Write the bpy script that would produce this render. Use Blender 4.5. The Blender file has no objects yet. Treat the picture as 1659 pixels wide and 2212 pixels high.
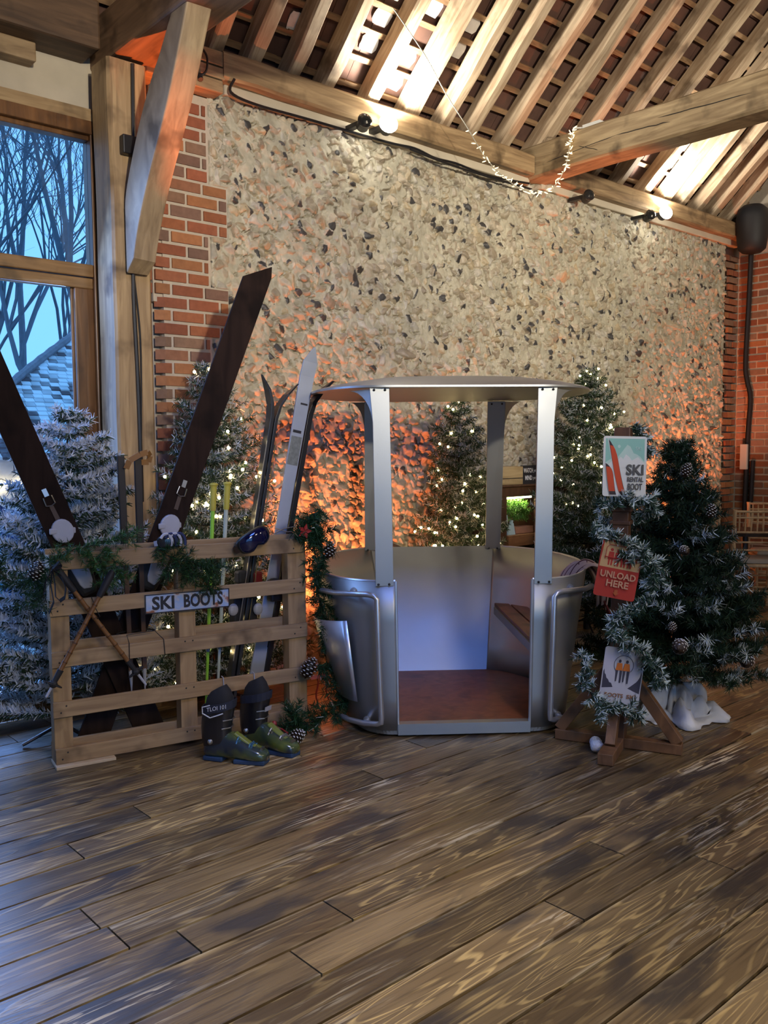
import bpy, math, random
import numpy as np
from mathutils import Vector, Matrix, noise as mnoise

sc = bpy.context.scene
COL = sc.collection
R = math.radians
random.seed(7)
rng = np.random.default_rng(7)

# ------------------------------------------------------------------ camera, world, lights, exposure
def make_camera():
    yaw, pitch, roll = R(41.56), R(4.218), R(-0.43)
    fw = Vector((math.sin(yaw), math.cos(yaw), 0)); r = Vector((math.cos(yaw), -math.sin(yaw), 0)); u = Vector((0, 0, 1))
    f2 = fw * math.cos(pitch) - u * math.sin(pitch); u2 = u * math.cos(pitch) + fw * math.sin(pitch)
    r3 = r * math.cos(roll) + u2 * math.sin(roll); u3 = u2 * math.cos(roll) - r * math.sin(roll)
    cd = bpy.data.cameras.new('camera'); cd.sensor_fit = 'HORIZONTAL'; cd.sensor_width = 36
    cd.lens = 1907.6 / 1659 * 36; cd.clip_start = .05; cd.clip_end = 200
    co = bpy.data.objects.new('camera', cd); COL.objects.link(co)
    m = Matrix((r3, u3, -f2)).transposed().to_4x4(); m.translation = (0, 0, 1.5)
    co.matrix_world = m; sc.camera = co
make_camera()
sc.view_settings.view_transform = 'Standard'; sc.view_settings.look = 'None'
sc.view_settings.exposure = 0.0; sc.view_settings.gamma = 1; sc.view_settings.use_curve_mapping = False
sc.cycles.use_denoising = True; sc.cycles.max_bounces = 6; sc.cycles.diffuse_bounces = 3
sc.cycles.glossy_bounces = 3; sc.cycles.transparent_max_bounces = 8
sc.cycles.caustics_reflective = False; sc.cycles.caustics_refractive = False
sc.cycles.sample_clamp_indirect = 4; sc.cycles.use_adaptive_sampling = True; sc.cycles.adaptive_threshold = .015

w = bpy.data.worlds.new('dusk_sky'); sc.world = w; w.use_nodes = True
bg = w.node_tree.nodes['Background']; bg.inputs[0].default_value = (.17, .48, 1.0, 1); bg.inputs[1].default_value = 1.7

def lamp(name, kind, loc, target, energy, color, size=.1, size_y=None, spot=None, blend=.6):
    l = bpy.data.lights.new(name, kind); l.energy = energy; l.color = color
    if kind == 'AREA':
        l.size = size
        if size_y: l.shape = 'RECTANGLE'; l.size_y = size_y
    else: l.shadow_soft_size = size
    if kind == 'SPOT': l.spot_size = R(spot); l.spot_blend = blend
    o = bpy.data.objects.new(name, l); COL.objects.link(o); o.location = loc
    if target is not None: o.rotation_euler = (Vector(target) - Vector(loc)).to_track_quat('-Z', 'Y').to_euler()
    return o
WARM = (1, .90, .73); ORANGE = (1, .215, .062); DAY = (.30, .50, 1.0)
# uplighters washing the flint wall with orange
lamp('uplight', 'SPOT', (3.40, 4.38, .10), (3.95, 4.80, 1.45), 260, ORANGE, .05, spot=88, blend=.9)
lamp('uplight', 'SPOT', (7.75, 4.40, .10), (8.2, 4.82, 1.5), 430, ORANGE, .05, spot=88, blend=.9)
# flood lamps on the wall plate, aimed into the roof
lamp('floodlight_beam', 'SPOT', (4.21, 4.645, 3.76), (4.36, 4.2, 4.9), 230, (1, .94, .82), .04, spot=172, blend=.9)
lamp('floodlight_beam', 'SPOT', (7.74, 4.645, 3.76), (7.90, 4.2, 4.9), 230, (1, .94, .82), .04, spot=172, blend=.9)
for x, tx, e in ((.1, 4.0, 1750), (3.6, 7.2, 1600)):
    lamp('wall_fill_spot', 'SPOT', (x, -3.1, 3.15), (tx, 4.85, 3.75), e, WARM, .10, spot=47, blend=1)  # added fill spots behind the camera, brightening the upper flint wall
for x, e in ((.6, 85), (3.4, 46), (7.2, 46)):
    lamp('warm_fill', 'AREA', (x, -3.0, 3.8), (x + .8, 4.4, 1.6), e, (1, .84, .60), .9)  # added soft warm fill for the whole room, no fixture behind it
lamp('uplight', 'SPOT', (3.42, 4.30, .10), (2.45, 4.15, 3.6), 1300, ORANGE, .05, spot=27, blend=.7)
lamp('uplight', 'SPOT', (3.42, 4.30, .10), (3.30, 4.05, 4.3), 1300, ORANGE, .05, spot=24, blend=.9)
lamp('uplight', 'SPOT', (6.75, 4.55, .10), (6.12, 4.30, 4.0), 500, ORANGE, .05, spot=24, blend=.8)
# daylight through the glazed doors opposite (behind the camera) and the glazed doors beside the pallet
lamp('doorway_daylight', 'AREA', (-.6, -3.45, 1.7), (1.6, 4.0, .6), 12, DAY, 4.2, 3.2)
lamp('gondola_blue_fill', 'AREA', (1.2, -.95, 6.3), (4.0, 3.9, .4), 22, (.13, .28, 1.0), 2.4, 2.0).data.spread = R(46)  # added blue fill for the gondola's back panel; the roof has no opening
# added warm fill over the foreground floor, from above and out of view
lamp('floor_fill_spot', 'SPOT', (2.0, .4, 5.2), (2.1, 1.35, 0), 900, (1, .86, .62), .3, spot=60, blend=1)
lamp('window_daylight', 'AREA', (.9, 5.3, 1.7), (1.0, 2.2, .0), 210, (.22, .42, 1.0), 2.2, 3.0)

# ------------------------------------------------------------------ helpers
def rootify(o, parent):
    if parent is not None:
        o.parent = parent
        o.matrix_parent_inverse = Matrix.Translation(-parent.location) if parent.rotation_euler[2] == 0 else (Matrix.Translation(parent.location) @ parent.rotation_euler.to_matrix().to_4x4()).inverted()

def tag(o, label=None, cat=None, group=None, kind=None):
    if label: o['label'] = label
    if cat: o['category'] = cat
    if group: o['group'] = group
    if kind: o['kind'] = kind
    return o

def thing(name, label, cat, loc, group=None, kind=None):
    o = bpy.data.objects.new(name, None); o.empty_display_size = .1; COL.objects.link(o); o.location = loc
    return tag(o, label, cat, group, kind)

def copy_tree(o, parent=None):
    c = o.copy(); COL.objects.link(c)
    if parent is not None: c.parent = parent
    for ch in [x for x in o.children]: copy_tree(ch, c)
    return c

class MB:
    def __init__(s): s.v = []; s.f = []; s.c = []
    def add(s, vs, fs, col=None):
        b = len(s.v); s.v += [tuple(x) for x in vs]
        for f in fs: s.f.append(tuple(i + b for i in f)); s.c.append(col or (1, 1, 1))
    def box(s, c, size, M=None, col=None):
        x, y, z = (q / 2 for q in size); P = [Vector(p) for p in ((-x,-y,-z),(x,-y,-z),(x,y,-z),(-x,y,-z),(-x,-y,z),(x,-y,z),(x,y,z),(-x,y,z))]
        if M is not None: P = [M @ p for p in P]
        s.hexa([p + Vector(c) for p in P], col)
    def aabb(s, a, b, col=None):
        s.box([(a[i] + b[i]) / 2 for i in range(3)], [abs(b[i] - a[i]) for i in range(3)], None, col)
    def hexa(s, P, col=None):
        s.add(P, [(0,3,2,1),(4,5,6,7),(0,1,5,4),(1,2,6,5),(2,3,7,6),(3,0,4,7)], col)
    def prism(s, poly, d, col=None):          # poly: 3d points, d: extrusion vector
        n = len(poly); d = Vector(d); P = [Vector(p) for p in poly]
        nrm = Vector((0, 0, 0))
        for i in range(n): nrm += P[i].cross(P[(i + 1) % n])
        if nrm.dot(d) > 0: P.reverse()
        s.add(P + [p + d for p in P], [tuple(range(n)), tuple(range(2*n-1, n-1, -1))] + [(i, i + n, (i+1) % n + n, (i+1) % n) for i in range(n)], col)
    def beam(s, a, b, wd, ht, up=(0, 0, 1), col=None):
        a = Vector(a); b = Vector(b); d = (b - a).normalized(); sd = d.cross(Vector(up)).normalized(); u = sd.cross(d)
        sd *= wd / 2; u *= ht / 2
        s.hexa([a-sd-u, a+sd-u, b+sd-u, b-sd-u, a-sd+u, a+sd+u, b+sd+u, b-sd+u], col)
    def tube(s, pts, r, n=8, col=None, cap=True, up=None):
        pts = [Vector(p) for p in pts]; m = len(pts); rr = r if isinstance(r, (list, tuple)) else [r] * m
        t0 = (pts[1] - pts[0]).normalized(); ref = Vector((0, 0, 1)) if abs(t0.z) < .9 else Vector((1, 0, 0))
        a = t0.cross(ref).normalized(); vs = []
        for i in range(m):
            t = (pts[min(i+1, m-1)] - pts[max(i-1, 0)]).normalized(); a = (a - t * a.dot(t)).normalized(); b = t.cross(a)
            for k in range(n):
                q = 2 * math.pi * k / n; vs.append(pts[i] + (a * math.cos(q) + b * math.sin(q)) * rr[i])
        fs = [(i*n+k, i*n+(k+1) % n, (i+1)*n+(k+1) % n, (i+1)*n+k) for i in range(m-1) for k in range(n)]
        if cap: fs += [tuple(range(n-1, -1, -1)), tuple(range((m-1)*n, m*n))]
        s.add(vs, fs, col)
    def rings(s, rings, cap=True, col=None):
        n = len(rings[0]); m = len(rings); vs = [p for r_ in rings for p in r_]
        fs = [(i*n+k, i*n+(k+1) % n, (i+1)*n+(k+1) % n, (i+1)*n+k) for i in range(m-1) for k in range(n)]
        if cap: fs += [tuple(range(n-1, -1, -1)), tuple(range((m-1)*n, m*n))]
        s.add(vs, fs, col)
    def ball(s, c, r, seg=10, rg=6, sc3=(1, 1, 1), col=None, M=None):
        c = Vector(c); vs = []; fs = []
        for i in range(1, rg):
            th = math.pi * i / rg
            for k in range(seg):
                q = 2*math.pi*k/seg; p = Vector((math.sin(th)*math.cos(q)*sc3[0], math.sin(th)*math.sin(q)*sc3[1], math.cos(th)*sc3[2])) * r
                vs.append(c + (M @ p if M else p))
        for z in (1, -1):
            p = Vector((0, 0, z * r * sc3[2])); vs.append(c + (M @ p if M else p))
        T = len(vs)-2; B = T+1
        for i in range(rg-2):
            for k in range(seg): fs.append((i*seg+k, (i+1)*seg+k, (i+1)*seg+(k+1) % seg, i*seg+(k+1) % seg))
        for k in range(seg): fs.append((T, k, (k+1) % seg)); fs.append((B, (rg-2)*seg+(k+1) % seg, (rg-2)*seg+k))
        s.add(vs, fs, col)
    def build(s, name, m, parent=None, smooth=False, bevel=0, angle=40, solid=0):
        me = bpy.data.meshes.new(name); me.from_pydata(s.v, [], s.f)
        at = me.color_attributes.new('Col', 'FLOAT_COLOR', 'CORNER')
        buf = np.ones((len(me.loops), 4), np.float32); tot = np.zeros(len(s.f), np.int32); me.polygons.foreach_get('loop_total', tot)
        buf[:, :3] = np.repeat(np.array(s.c, np.float32), tot, axis=0); at.data.foreach_set('color', buf.ravel())
        if m is not None: me.materials.append(m)
        if smooth:
            me.polygons.foreach_set('use_smooth', np.ones(len(s.f), bool)); me.set_sharp_from_angle(angle=R(angle))
        o = bpy.data.objects.new(name, me); COL.objects.link(o); rootify(o, parent)
        if solid: md = o.modifiers.new('t', 'SOLIDIFY'); md.thickness = solid; md.offset = 0
        if bevel: md = o.modifiers.new('b', 'BEVEL'); md.width = bevel; md.segments = 2; md.limit_method = 'ANGLE'; md.angle_limit = R(35)
        return o

def np_mesh(name, V, F, C, m, parent=None):
    me = bpy.data.meshes.new(name); V = np.ascontiguousarray(V, np.float32); F = np.ascontiguousarray(F, np.int32)
    me.vertices.add(len(V)); me.vertices.foreach_set('co', V.ravel())
    n = F.shape[1]; me.loops.add(F.size); me.loops.foreach_set('vertex_index', F.ravel())
    me.polygons.add(len(F)); me.polygons.foreach_set('loop_start', np.arange(0, F.size, n, dtype=np.int32))
    me.update(calc_edges=True)
    at = me.color_attributes.new('Col', 'FLOAT_COLOR', 'POINT'); c4 = np.ones((len(V), 4), np.float32); c4[:, :3] = C; at.data.foreach_set('color', c4.ravel())
    me.materials.append(m); o = bpy.data.objects.new(name, me); COL.objects.link(o); rootify(o, parent)
    return o

# ------------------------------------------------------------------ materials
def nt(name):
    m = bpy.data.materials.new(name); m.use_nodes = True; t = m.node_tree; return m, t.nodes, t.links, t.nodes['Principled BSDF']
def mat(name, col, rough=.5, metal=0, coat=0, noise=0, nscale=20, bump=0, emit=None, es=0):
    m, N, L, b = nt(name); b.inputs['Base Color'].default_value = (*col, 1); b.inputs['Roughness'].default_value = rough; b.inputs['Metallic'].default_value = metal
    b.inputs['Coat Weight'].default_value = coat
    tc = N.new('ShaderNodeTexCoord'); n = N.new('ShaderNodeTexNoise'); n.inputs['Scale'].default_value = nscale; n.inputs['Detail'].default_value = 5; L.new(tc.outputs['Object'], n.inputs['Vector'])
    mx = N.new('ShaderNodeMix'); mx.data_type = 'RGBA'; mx.inputs[6].default_value = (*[c * (1 - noise) for c in col], 1); mx.inputs[7].default_value = (*[min(1, c * (1 + noise)) for c in col], 1)
    L.new(n.outputs[0], mx.inputs[0]); L.new(mx.outputs[2], b.inputs['Base Color'])
    if bump:
        bp = N.new('ShaderNodeBump'); bp.inputs['Strength'].default_value = bump; bp.inputs['Distance'].default_value = .01; L.new(n.outputs[0], bp.inputs['Height']); L.new(bp.outputs[0], b.inputs['Normal'])
    if emit: b.inputs['Emission Color'].default_value = (*emit, 1); b.inputs['Emission Strength'].default_value = es
    return m
def vcol(name, rough=.7, noise=.25, nscale=40, bump=.2, spec=.5, bdist=.004):
    m, N, L, b = nt(name); a = N.new('ShaderNodeVertexColor'); a.layer_name = 'Col'
    tc = N.new('ShaderNodeTexCoord'); n = N.new('ShaderNodeTexNoise'); n.inputs['Scale'].default_value = nscale; n.inputs['Detail'].default_value = 4; L.new(tc.outputs['Object'], n.inputs['Vector'])
    mr = N.new('ShaderNodeMapRange'); mr.inputs[3].default_value = 1 - noise; mr.inputs[4].default_value = 1 + noise; L.new(n.outputs[0], mr.inputs[0])
    mx = N.new('ShaderNodeVectorMath'); mx.operation = 'SCALE'; L.new(a.outputs[0], mx.inputs[0]); L.new(mr.outputs[0], mx.inputs['Scale']); L.new(mx.outputs[0], b.inputs['Base Color'])
    b.inputs['Roughness'].default_value = rough; b.inputs['Specular IOR Level'].default_value = spec
    if bump:
        bp = N.new('ShaderNodeBump'); bp.inputs['Strength'].default_value = bump; bp.inputs['Distance'].default_value = bdist; L.new(n.outputs[0], bp.inputs['Height']); L.new(bp.outputs[0], b.inputs['Normal'])
    return m
def wood(name, c1, c2, rot=(0, 0, 0), scale=(1.5, 14, 14), rough=.55, dark=None, bump=.25, knots=True, coat=0):
    m, N, L, b = nt(name); tc = N.new('ShaderNodeTexCoord'); mp = N.new('ShaderNodeMapping'); mp.vector_type = 'TEXTURE'; mp.inputs['Rotation'].default_value = rot
    mp.inputs['Scale'].default_value = [1 / s for s in scale]; L.new(tc.outputs['Object'], mp.inputs['Vector'])
    n = N.new('ShaderNodeTexNoise'); n.inputs['Scale'].default_value = 2.2; n.inputs['Detail'].default_value = 7; n.inputs['Distortion'].default_value = .8; L.new(mp.outputs[0], n.inputs['Vector'])
    cr = N.new('ShaderNodeValToRGB'); e = cr.color_ramp.elements; e[0].position = .32; e[0].color = (*c1, 1); e[1].position = .68; e[1].color = (*c2, 1); L.new(n.outputs[0], cr.inputs[0])
    n2 = N.new('ShaderNodeTexNoise'); n2.inputs['Scale'].default_value = 5; n2.inputs['Detail'].default_value = 3; L.new(tc.outputs['Object'], n2.inputs['Vector'])
    r2 = N.new('ShaderNodeMapRange'); r2.inputs[1].default_value = .56; r2.inputs[2].default_value = .72; L.new(n2.outputs[0], r2.inputs[0])
    mx = N.new('ShaderNodeMix'); mx.data_type = 'RGBA'; L.new(r2.outputs[0], mx.inputs[0]); L.new(cr.outputs[0], mx.inputs[6]); mx.inputs[7].default_value = (*(dark or [c * .55 for c in c1]), 1)
    L.new(mx.outputs[2], b.inputs['Base Color']); b.inputs['Roughness'].default_value = rough; b.inputs['Coat Weight'].default_value = coat
    bp = N.new('ShaderNodeBump'); bp.inputs['Strength'].default_value = bump; bp.inputs['Distance'].default_value = .006; L.new(n.outputs[0], bp.inputs['Height']); L.new(bp.outputs[0], b.inputs['Normal'])
    return m
def floor_mat():
    m, N, L, b = nt('worn_boards'); tc = N.new('ShaderNodeTexCoord'); a = N.new('ShaderNodeVertexColor'); a.layer_name = 'Col'
    sh = N.new('ShaderNodeVectorMath'); sh.operation = 'MULTIPLY_ADD'; L.new(a.outputs[0], sh.inputs[0]); sh.inputs[1].default_value = (40, 7, 30); L.new(tc.outputs['Object'], sh.inputs[2])
    def mapped(s):
        mp = N.new('ShaderNodeMapping'); mp.inputs['Scale'].default_value = s; L.new(sh.outputs[0], mp.inputs['Vector']); return mp.outputs[0]
    def noise(vec, sc_, det=5, dist=0):
        n = N.new('ShaderNodeTexNoise'); n.inputs['Scale'].default_value = sc_; n.inputs['Detail'].default_value = det; n.inputs['Distortion'].default_value = dist; L.new(vec, n.inputs['Vector']); return n.outputs[0]
    def rng_(src, lo, hi, a0=0, a1=1):
        r = N.new('ShaderNodeMapRange'); r.inputs[1].default_value = lo; r.inputs[2].default_value = hi; r.inputs[3].default_value = a0; r.inputs[4].default_value = a1; L.new(src, r.inputs[0]); return r.outputs[0]
    def mixc(fac, c1, c2):
        x = N.new('ShaderNodeMix'); x.data_type = 'RGBA'; L.new(fac, x.inputs[0])
        for i, c in ((6, c1), (7, c2)):
            if isinstance(c, tuple): x.inputs[i].default_value = (*c, 1)
            else: L.new(c, x.inputs[i])
        return x.outputs[2]
    def mul(p, q):
        x = N.new('ShaderNodeMath'); x.operation = 'MULTIPLY'; L.new(p, x.inputs[0])
        if isinstance(q, (int, float)): x.inputs[1].default_value = q
        else: L.new(q, x.inputs[1])
        return x.outputs[0]
    # cathedral grain: contour bands of a noise field stretched along the boards
    field = noise(mapped((.55, 5.5, 1)), 1.6, 2, .6)
    bands = N.new('ShaderNodeMath'); bands.operation = 'SINE'; L.new(mul(field, 80.0), bands.inputs[0])
    bandr = rng_(bands.outputs[0], .55, .98)
    fine = noise(mapped((2.2, 60, 1)), 1.5, 6, .3)
    blotch = noise(mapped((1.3, 3.2, 1)), 1.7, 5, .4)
    mid = noise(mapped((.8, 4, 1)), 1.2, 3)
    base = mixc(rng_(mid, .3, .7), (.085, .052, .024), (.200, .138, .070))
    base = mixc(mul(bandr, rng_(noise(mapped((.5, 2.0, 1)), 1.3, 3), .38, .60, .10, .85)), base, (.44, .31, .135))
    base = mixc(rng_(fine, .50, .70, 0, .70), base, (.030, .018, .010))
    base = mixc(rng_(blotch, .52, .64, 0, .85), base, (.026, .021, .021))
    worn = mul(rng_(noise(mapped((3.2, 55, 1)), 1.3, 6, .8), .53, .58), rng_(noise(mapped((.5, 2.4, 1)), 1.9, 4), .56, .68))
    base = mixc(mul(worn, .8), base, (.60, .51, .37))
    # pale rubbed edges of the boards
    sx = N.new('ShaderNodeSeparateXYZ'); L.new(tc.outputs['Object'], sx.inputs[0])
    ma = N.new('ShaderNodeMath'); ma.operation = 'MULTIPLY_ADD'; L.new(sx.outputs[1], ma.inputs[0]); ma.inputs[1].default_value = 1 / .1655; ma.inputs[2].default_value = 100 - 2.427 / .1655
    fr = N.new('ShaderNodeMath'); fr.operation = 'FRACT'; L.new(ma.outputs[0], fr.inputs[0])
    ctr = N.new('ShaderNodeMath'); ctr.operation = 'SUBTRACT'; L.new(fr.outputs[0], ctr.inputs[0]); ctr.inputs[1].default_value = .5
    ab = N.new('ShaderNodeMath'); ab.operation = 'ABSOLUTE'; L.new(ctr.outputs[0], ab.inputs[0])
    rub = mul(rng_(ab.outputs[0], .40, .49), mul(rng_(noise(mapped((1.2, 3, 1)), 2.2, 4), .46, .62), rng_(noise(mapped((5, 50, 1)), 1.2, 4), .40, .60)))
    base = mixc(mul(rub, .85), base, (.52, .42, .27))
    sep = N.new('ShaderNodeSeparateColor'); L.new(a.outputs[0], sep.inputs[0])
    hs = N.new('ShaderNodeHueSaturation'); L.new(base, hs.inputs['Color']); L.new(rng_(sep.outputs[1], 0, 1, .62, 1.35), hs.inputs['Value'])
    L.new(hs.outputs[0], b.inputs['Base Color'])
    L.new(rng_(blotch, .3, .7, .30, .46), b.inputs['Roughness']); b.inputs['Specular IOR Level'].default_value = .55
    hsum = N.new('ShaderNodeMath'); hsum.operation = 'ADD'; L.new(mul(bandr, .5), hsum.inputs[0]); L.new(fine, hsum.inputs[1])
    bp = N.new('ShaderNodeBump'); bp.inputs['Strength'].default_value = .35; bp.inputs['Distance'].default_value = .003; L.new(hsum.outputs[0], bp.inputs['Height']); L.new(bp.outputs[0], b.inputs['Normal'])
    return m
def glass_mat():
    m = bpy.data.materials.new('window_glass'); m.use_nodes = True; N = m.node_tree.nodes; L = m.node_tree.links; N.clear()
    o = N.new('ShaderNodeOutputMaterial'); t = N.new('ShaderNodeBsdfTransparent'); g = N.new('ShaderNodeBsdfGlossy'); g.inputs['Roughness'].default_value = .02
    f = N.new('ShaderNodeFresnel'); f.inputs['IOR'].default_value = 1.45; x = N.new('ShaderNodeMixShader'); L.new(f.outputs[0], x.inputs[0]); L.new(t.outputs[0], x.inputs[1]); L.new(g.outputs[0], x.inputs[2]); L.new(x.outputs[0], o.inputs[0])
    return m
def metal_mat(name, col, rough, aniso=.4):
    m, N, L, b = nt(name); tc = N.new('ShaderNodeTexCoord'); n = N.new('ShaderNodeTexNoise'); n.inputs['Scale'].default_value = 4; n.inputs['Detail'].default_value = 6; L.new(tc.outputs['Object'], n.inputs['Vector'])
    n2 = N.new('ShaderNodeTexNoise'); n2.inputs['Scale'].default_value = 160; L.new(tc.outputs['Object'], n2.inputs['Vector'])
    r = N.new('ShaderNodeMapRange'); r.inputs[3].default_value = rough - .1; r.inputs[4].default_value = rough + .12; L.new(n.outputs[0], r.inputs[0]); L.new(r.outputs[0], b.inputs['Roughness'])
    x = N.new('ShaderNodeMix'); x.data_type = 'RGBA'; x.inputs[6].default_value = (*[c * .82 for c in col], 1); x.inputs[7].default_value = (*[min(1, c * 1.1) for c in col], 1); L.new(n.outputs[0], x.inputs[0]); L.new(x.outputs[2], b.inputs['Base Color'])
    b.inputs['Metallic'].default_value = .8
    bp = N.new('ShaderNodeBump'); bp.inputs['Strength'].default_value = .06; bp.inputs['Distance'].default_value = .002; L.new(n2.outputs[0], bp.inputs['Height']); L.new(bp.outputs[0], b.inputs['Normal'])
    return m
def emis(name, col, s):
    m, N, L, b = nt(name); b.inputs['Base Color'].default_value = (*col, 1); b.inputs['Emission Color'].default_value = (*col, 1); b.inputs['Emission Strength'].default_value = s; return m

OAK = wood('weathered_oak', (.20, .125, .062), (.40, .275, .145), scale=(1.2, 12, 12))
OAKV = wood('oak_upright', (.25, .155, .075), (.48, .33, .17), scale=(12, 12, 1.1))
OAKY = wood('oak_across', (.22, .15, .08), (.44, .33, .19), scale=(12, 1.2, 12))
RAFT = wood('rafter_oak', (.27, .18, .105), (.49, .375, .25), rot=(R(-43), 0, 0), scale=(12, 1.3, 12), rough=.7)
BATT = wood('batten_wood', (.15, .085, .04), (.30, .18, .09), scale=(1.5, 14, 14), rough=.8)
DARKOAK = wood('dark_oak', (.06, .032, .016), (.13, .072, .036), scale=(1.3, 12, 12), rough=.6)
FRAMEW = wood('varnished_frame', (.10, .042, .014), (.20, .088, .028), scale=(12, 12, 1.1), rough=.35, coat=.2)
FRAMEH = wood('varnished_rail', (.20, .105, .038), (.34, .19, .075), scale=(1.1, 12, 12), rough=.35, coat=.2)
PINE = wood('pallet_pine', (.26, .16, .08), (.42, .275, .14), rot=(0, 0, R(-11)), scale=(1.2, 14, 14), rough=.7)
PINEV = wood('pallet_pine_upright', (.29, .175, .08), (.45, .29, .14), scale=(12, 12, 1.3), rough=.7)
STAIN = wood('stained_timber', (.050, .021, .010), (.10, .043, .020), scale=(10, 10, 2), rough=.5)
STAINL = wood('stained_timber_light', (.11, .052, .024), (.19, .095, .045), scale=(8, 8, 2), rough=.55)
SKIWOOD = wood('dark_ski_wood', (.013, .006, .004), (.024, .012, .008), scale=(10, 10, 1.2), rough=.85); SKIWOOD.node_tree.nodes['Principled BSDF'].inputs['Specular IOR Level'].default_value = .2
PLASTER = mat('cream_plaster', (.50, .43, .32), .9, noise=.15, nscale=8, bump=.3)
MORTAR = mat('lime_mortar', (.43, .375, .29), .95, noise=.22, nscale=14, bump=.6)
BMORT = mat('brick_mortar', (.50, .43, .34), .95, noise=.15, nscale=30, bump=.4)
FLINT = vcol('flint', .5, .35, 30, .4, .5)
BRICK = vcol('brick', .85, .28, 28, .4, .3)
TILE = mat('clay_tile', (.085, .040, .027), .85, noise=.6, nscale=6, bump=.4)
NEEDLE = vcol('needles', .6, .1, 10, 0, .3)
VC = vcol('painted', .5, .08, 30, 0)
VCM = vcol('matt_cloth', .9, .12, 60, .2)
BLACK = mat('black_plastic', (.012, .012, .014), .4, noise=.2)
RUBBER = mat('black_rubber', (.014, .013, .015), .65, noise=.2)
WHITEP = mat('white_plate', (.42, .42, .48), .45, noise=.08)
STEEL = mat('steel', (.55, .55, .56), .3, 1, noise=.1)
ALU = metal_mat('brushed_aluminium', (.42, .43, .42), .44)
ALUT = metal_mat('aluminium_tube', (.62, .64, .68), .34)
GLASS = glass_mat()
BULB = emis('bulb_glow', (1, .74, .34), 40)
LENS = emis('lamp_lens', (1, .95, .82), 60)

# ------------------------------------------------------------------ floor
def build_floor():
    mb = MB(); y = 2.427 - 40 * .1655; k = 0
    while y < 5.35:
        x = -4.2 - random.random() * 2
        while x < 9.75:
            ln = random.uniform(1.5, 3.2); x1 = min(x + ln, 9.75); g = .0052; h = random.uniform(-.0015, 0)
            c = (random.random(), random.random(), random.random())
            x0 = max(x, -4.2)
            if x1 > x0 + .02:
                a0, a1, b0, b1 = x0 + g * .6, x1 - g * .6, y + g, y + .1655 - g
                mb.add([(a0,b0,h),(a1,b0,h),(a1,b1,h),(a0,b1,h),(a0,b0,-.03),(a1,b0,-.03),(a1,b1,-.03),(a0,b1,-.03)],
                       [(0,1,2,3),(4,5,1,0),(5,6,2,1),(6,7,3,2),(7,4,0,3)], c)
            x = x1 if x1 < 9.75 else 99
        y += .1655
    fl = tag(mb.build('floor', floor_mat()), kind='structure'); mb = MB(); mb.aabb((-4.2, -4.3, -.06), (9.75, 5.4, -.03)); mb.build('subfloor', RUBBER, fl)
build_floor()

# ------------------------------------------------------------------ walls
WY, RX = 4.85, 9.6
def bricks(mb, org, du, dn, u0f, u1f, z0, z1, chamfer=None, colf=None, L_=.2215, H_=.0777, seed=1):
    """courses of bricks standing proud of the mortar; org + du*u along the wall, dn points out of it"""
    rr = random.Random(seed); du = Vector(du); dn = Vector(dn); org = Vector(org); n = int((z1 - z0) / H_)
    for i in range(n):
        z = z0 + i * H_; u0, u1 = u0f(i, z), u1f(i, z); u = u0 - (L_ * .5 if i % 2 else 0)
        while u < u1 - .02:
            a, b = max(u, u0), min(u + L_, u1); u += L_
            if b - a < .03: continue
            j = [rr.uniform(-.002, .002) for _ in range(4)]; g = .0095; pr = .010 + rr.uniform(-.003, .003)
            col = colf(rr, i, z, a)
            P = []
            for zz in (z + g + j[0], z + H_ - g + j[1]):
                for uu, nn in ((a + g, pr), (b - g, pr), (b - g, -.02), (a + g, -.02)):
                    p = org + du * uu + dn * nn; p.z = zz
                    P.append(p)
            if chamfer and a == u0 and z < chamfer:
                for q in (0, 4): P[q] = P[q] + du * .055
            mb.hexa(P, col)
BC = [(.27, .100, .05), (.31, .115, .055), (.23, .080, .042), (.28, .13, .075), (.24, .145, .095), (.33, .145, .065), (.20, .12, .09), (.26, .09, .048)]
def bcol(rr, i, z, a):
    c = rr.choice(BC); s = rr.uniform(.8, 1.15); return tuple(q * s for q in c)

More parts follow.
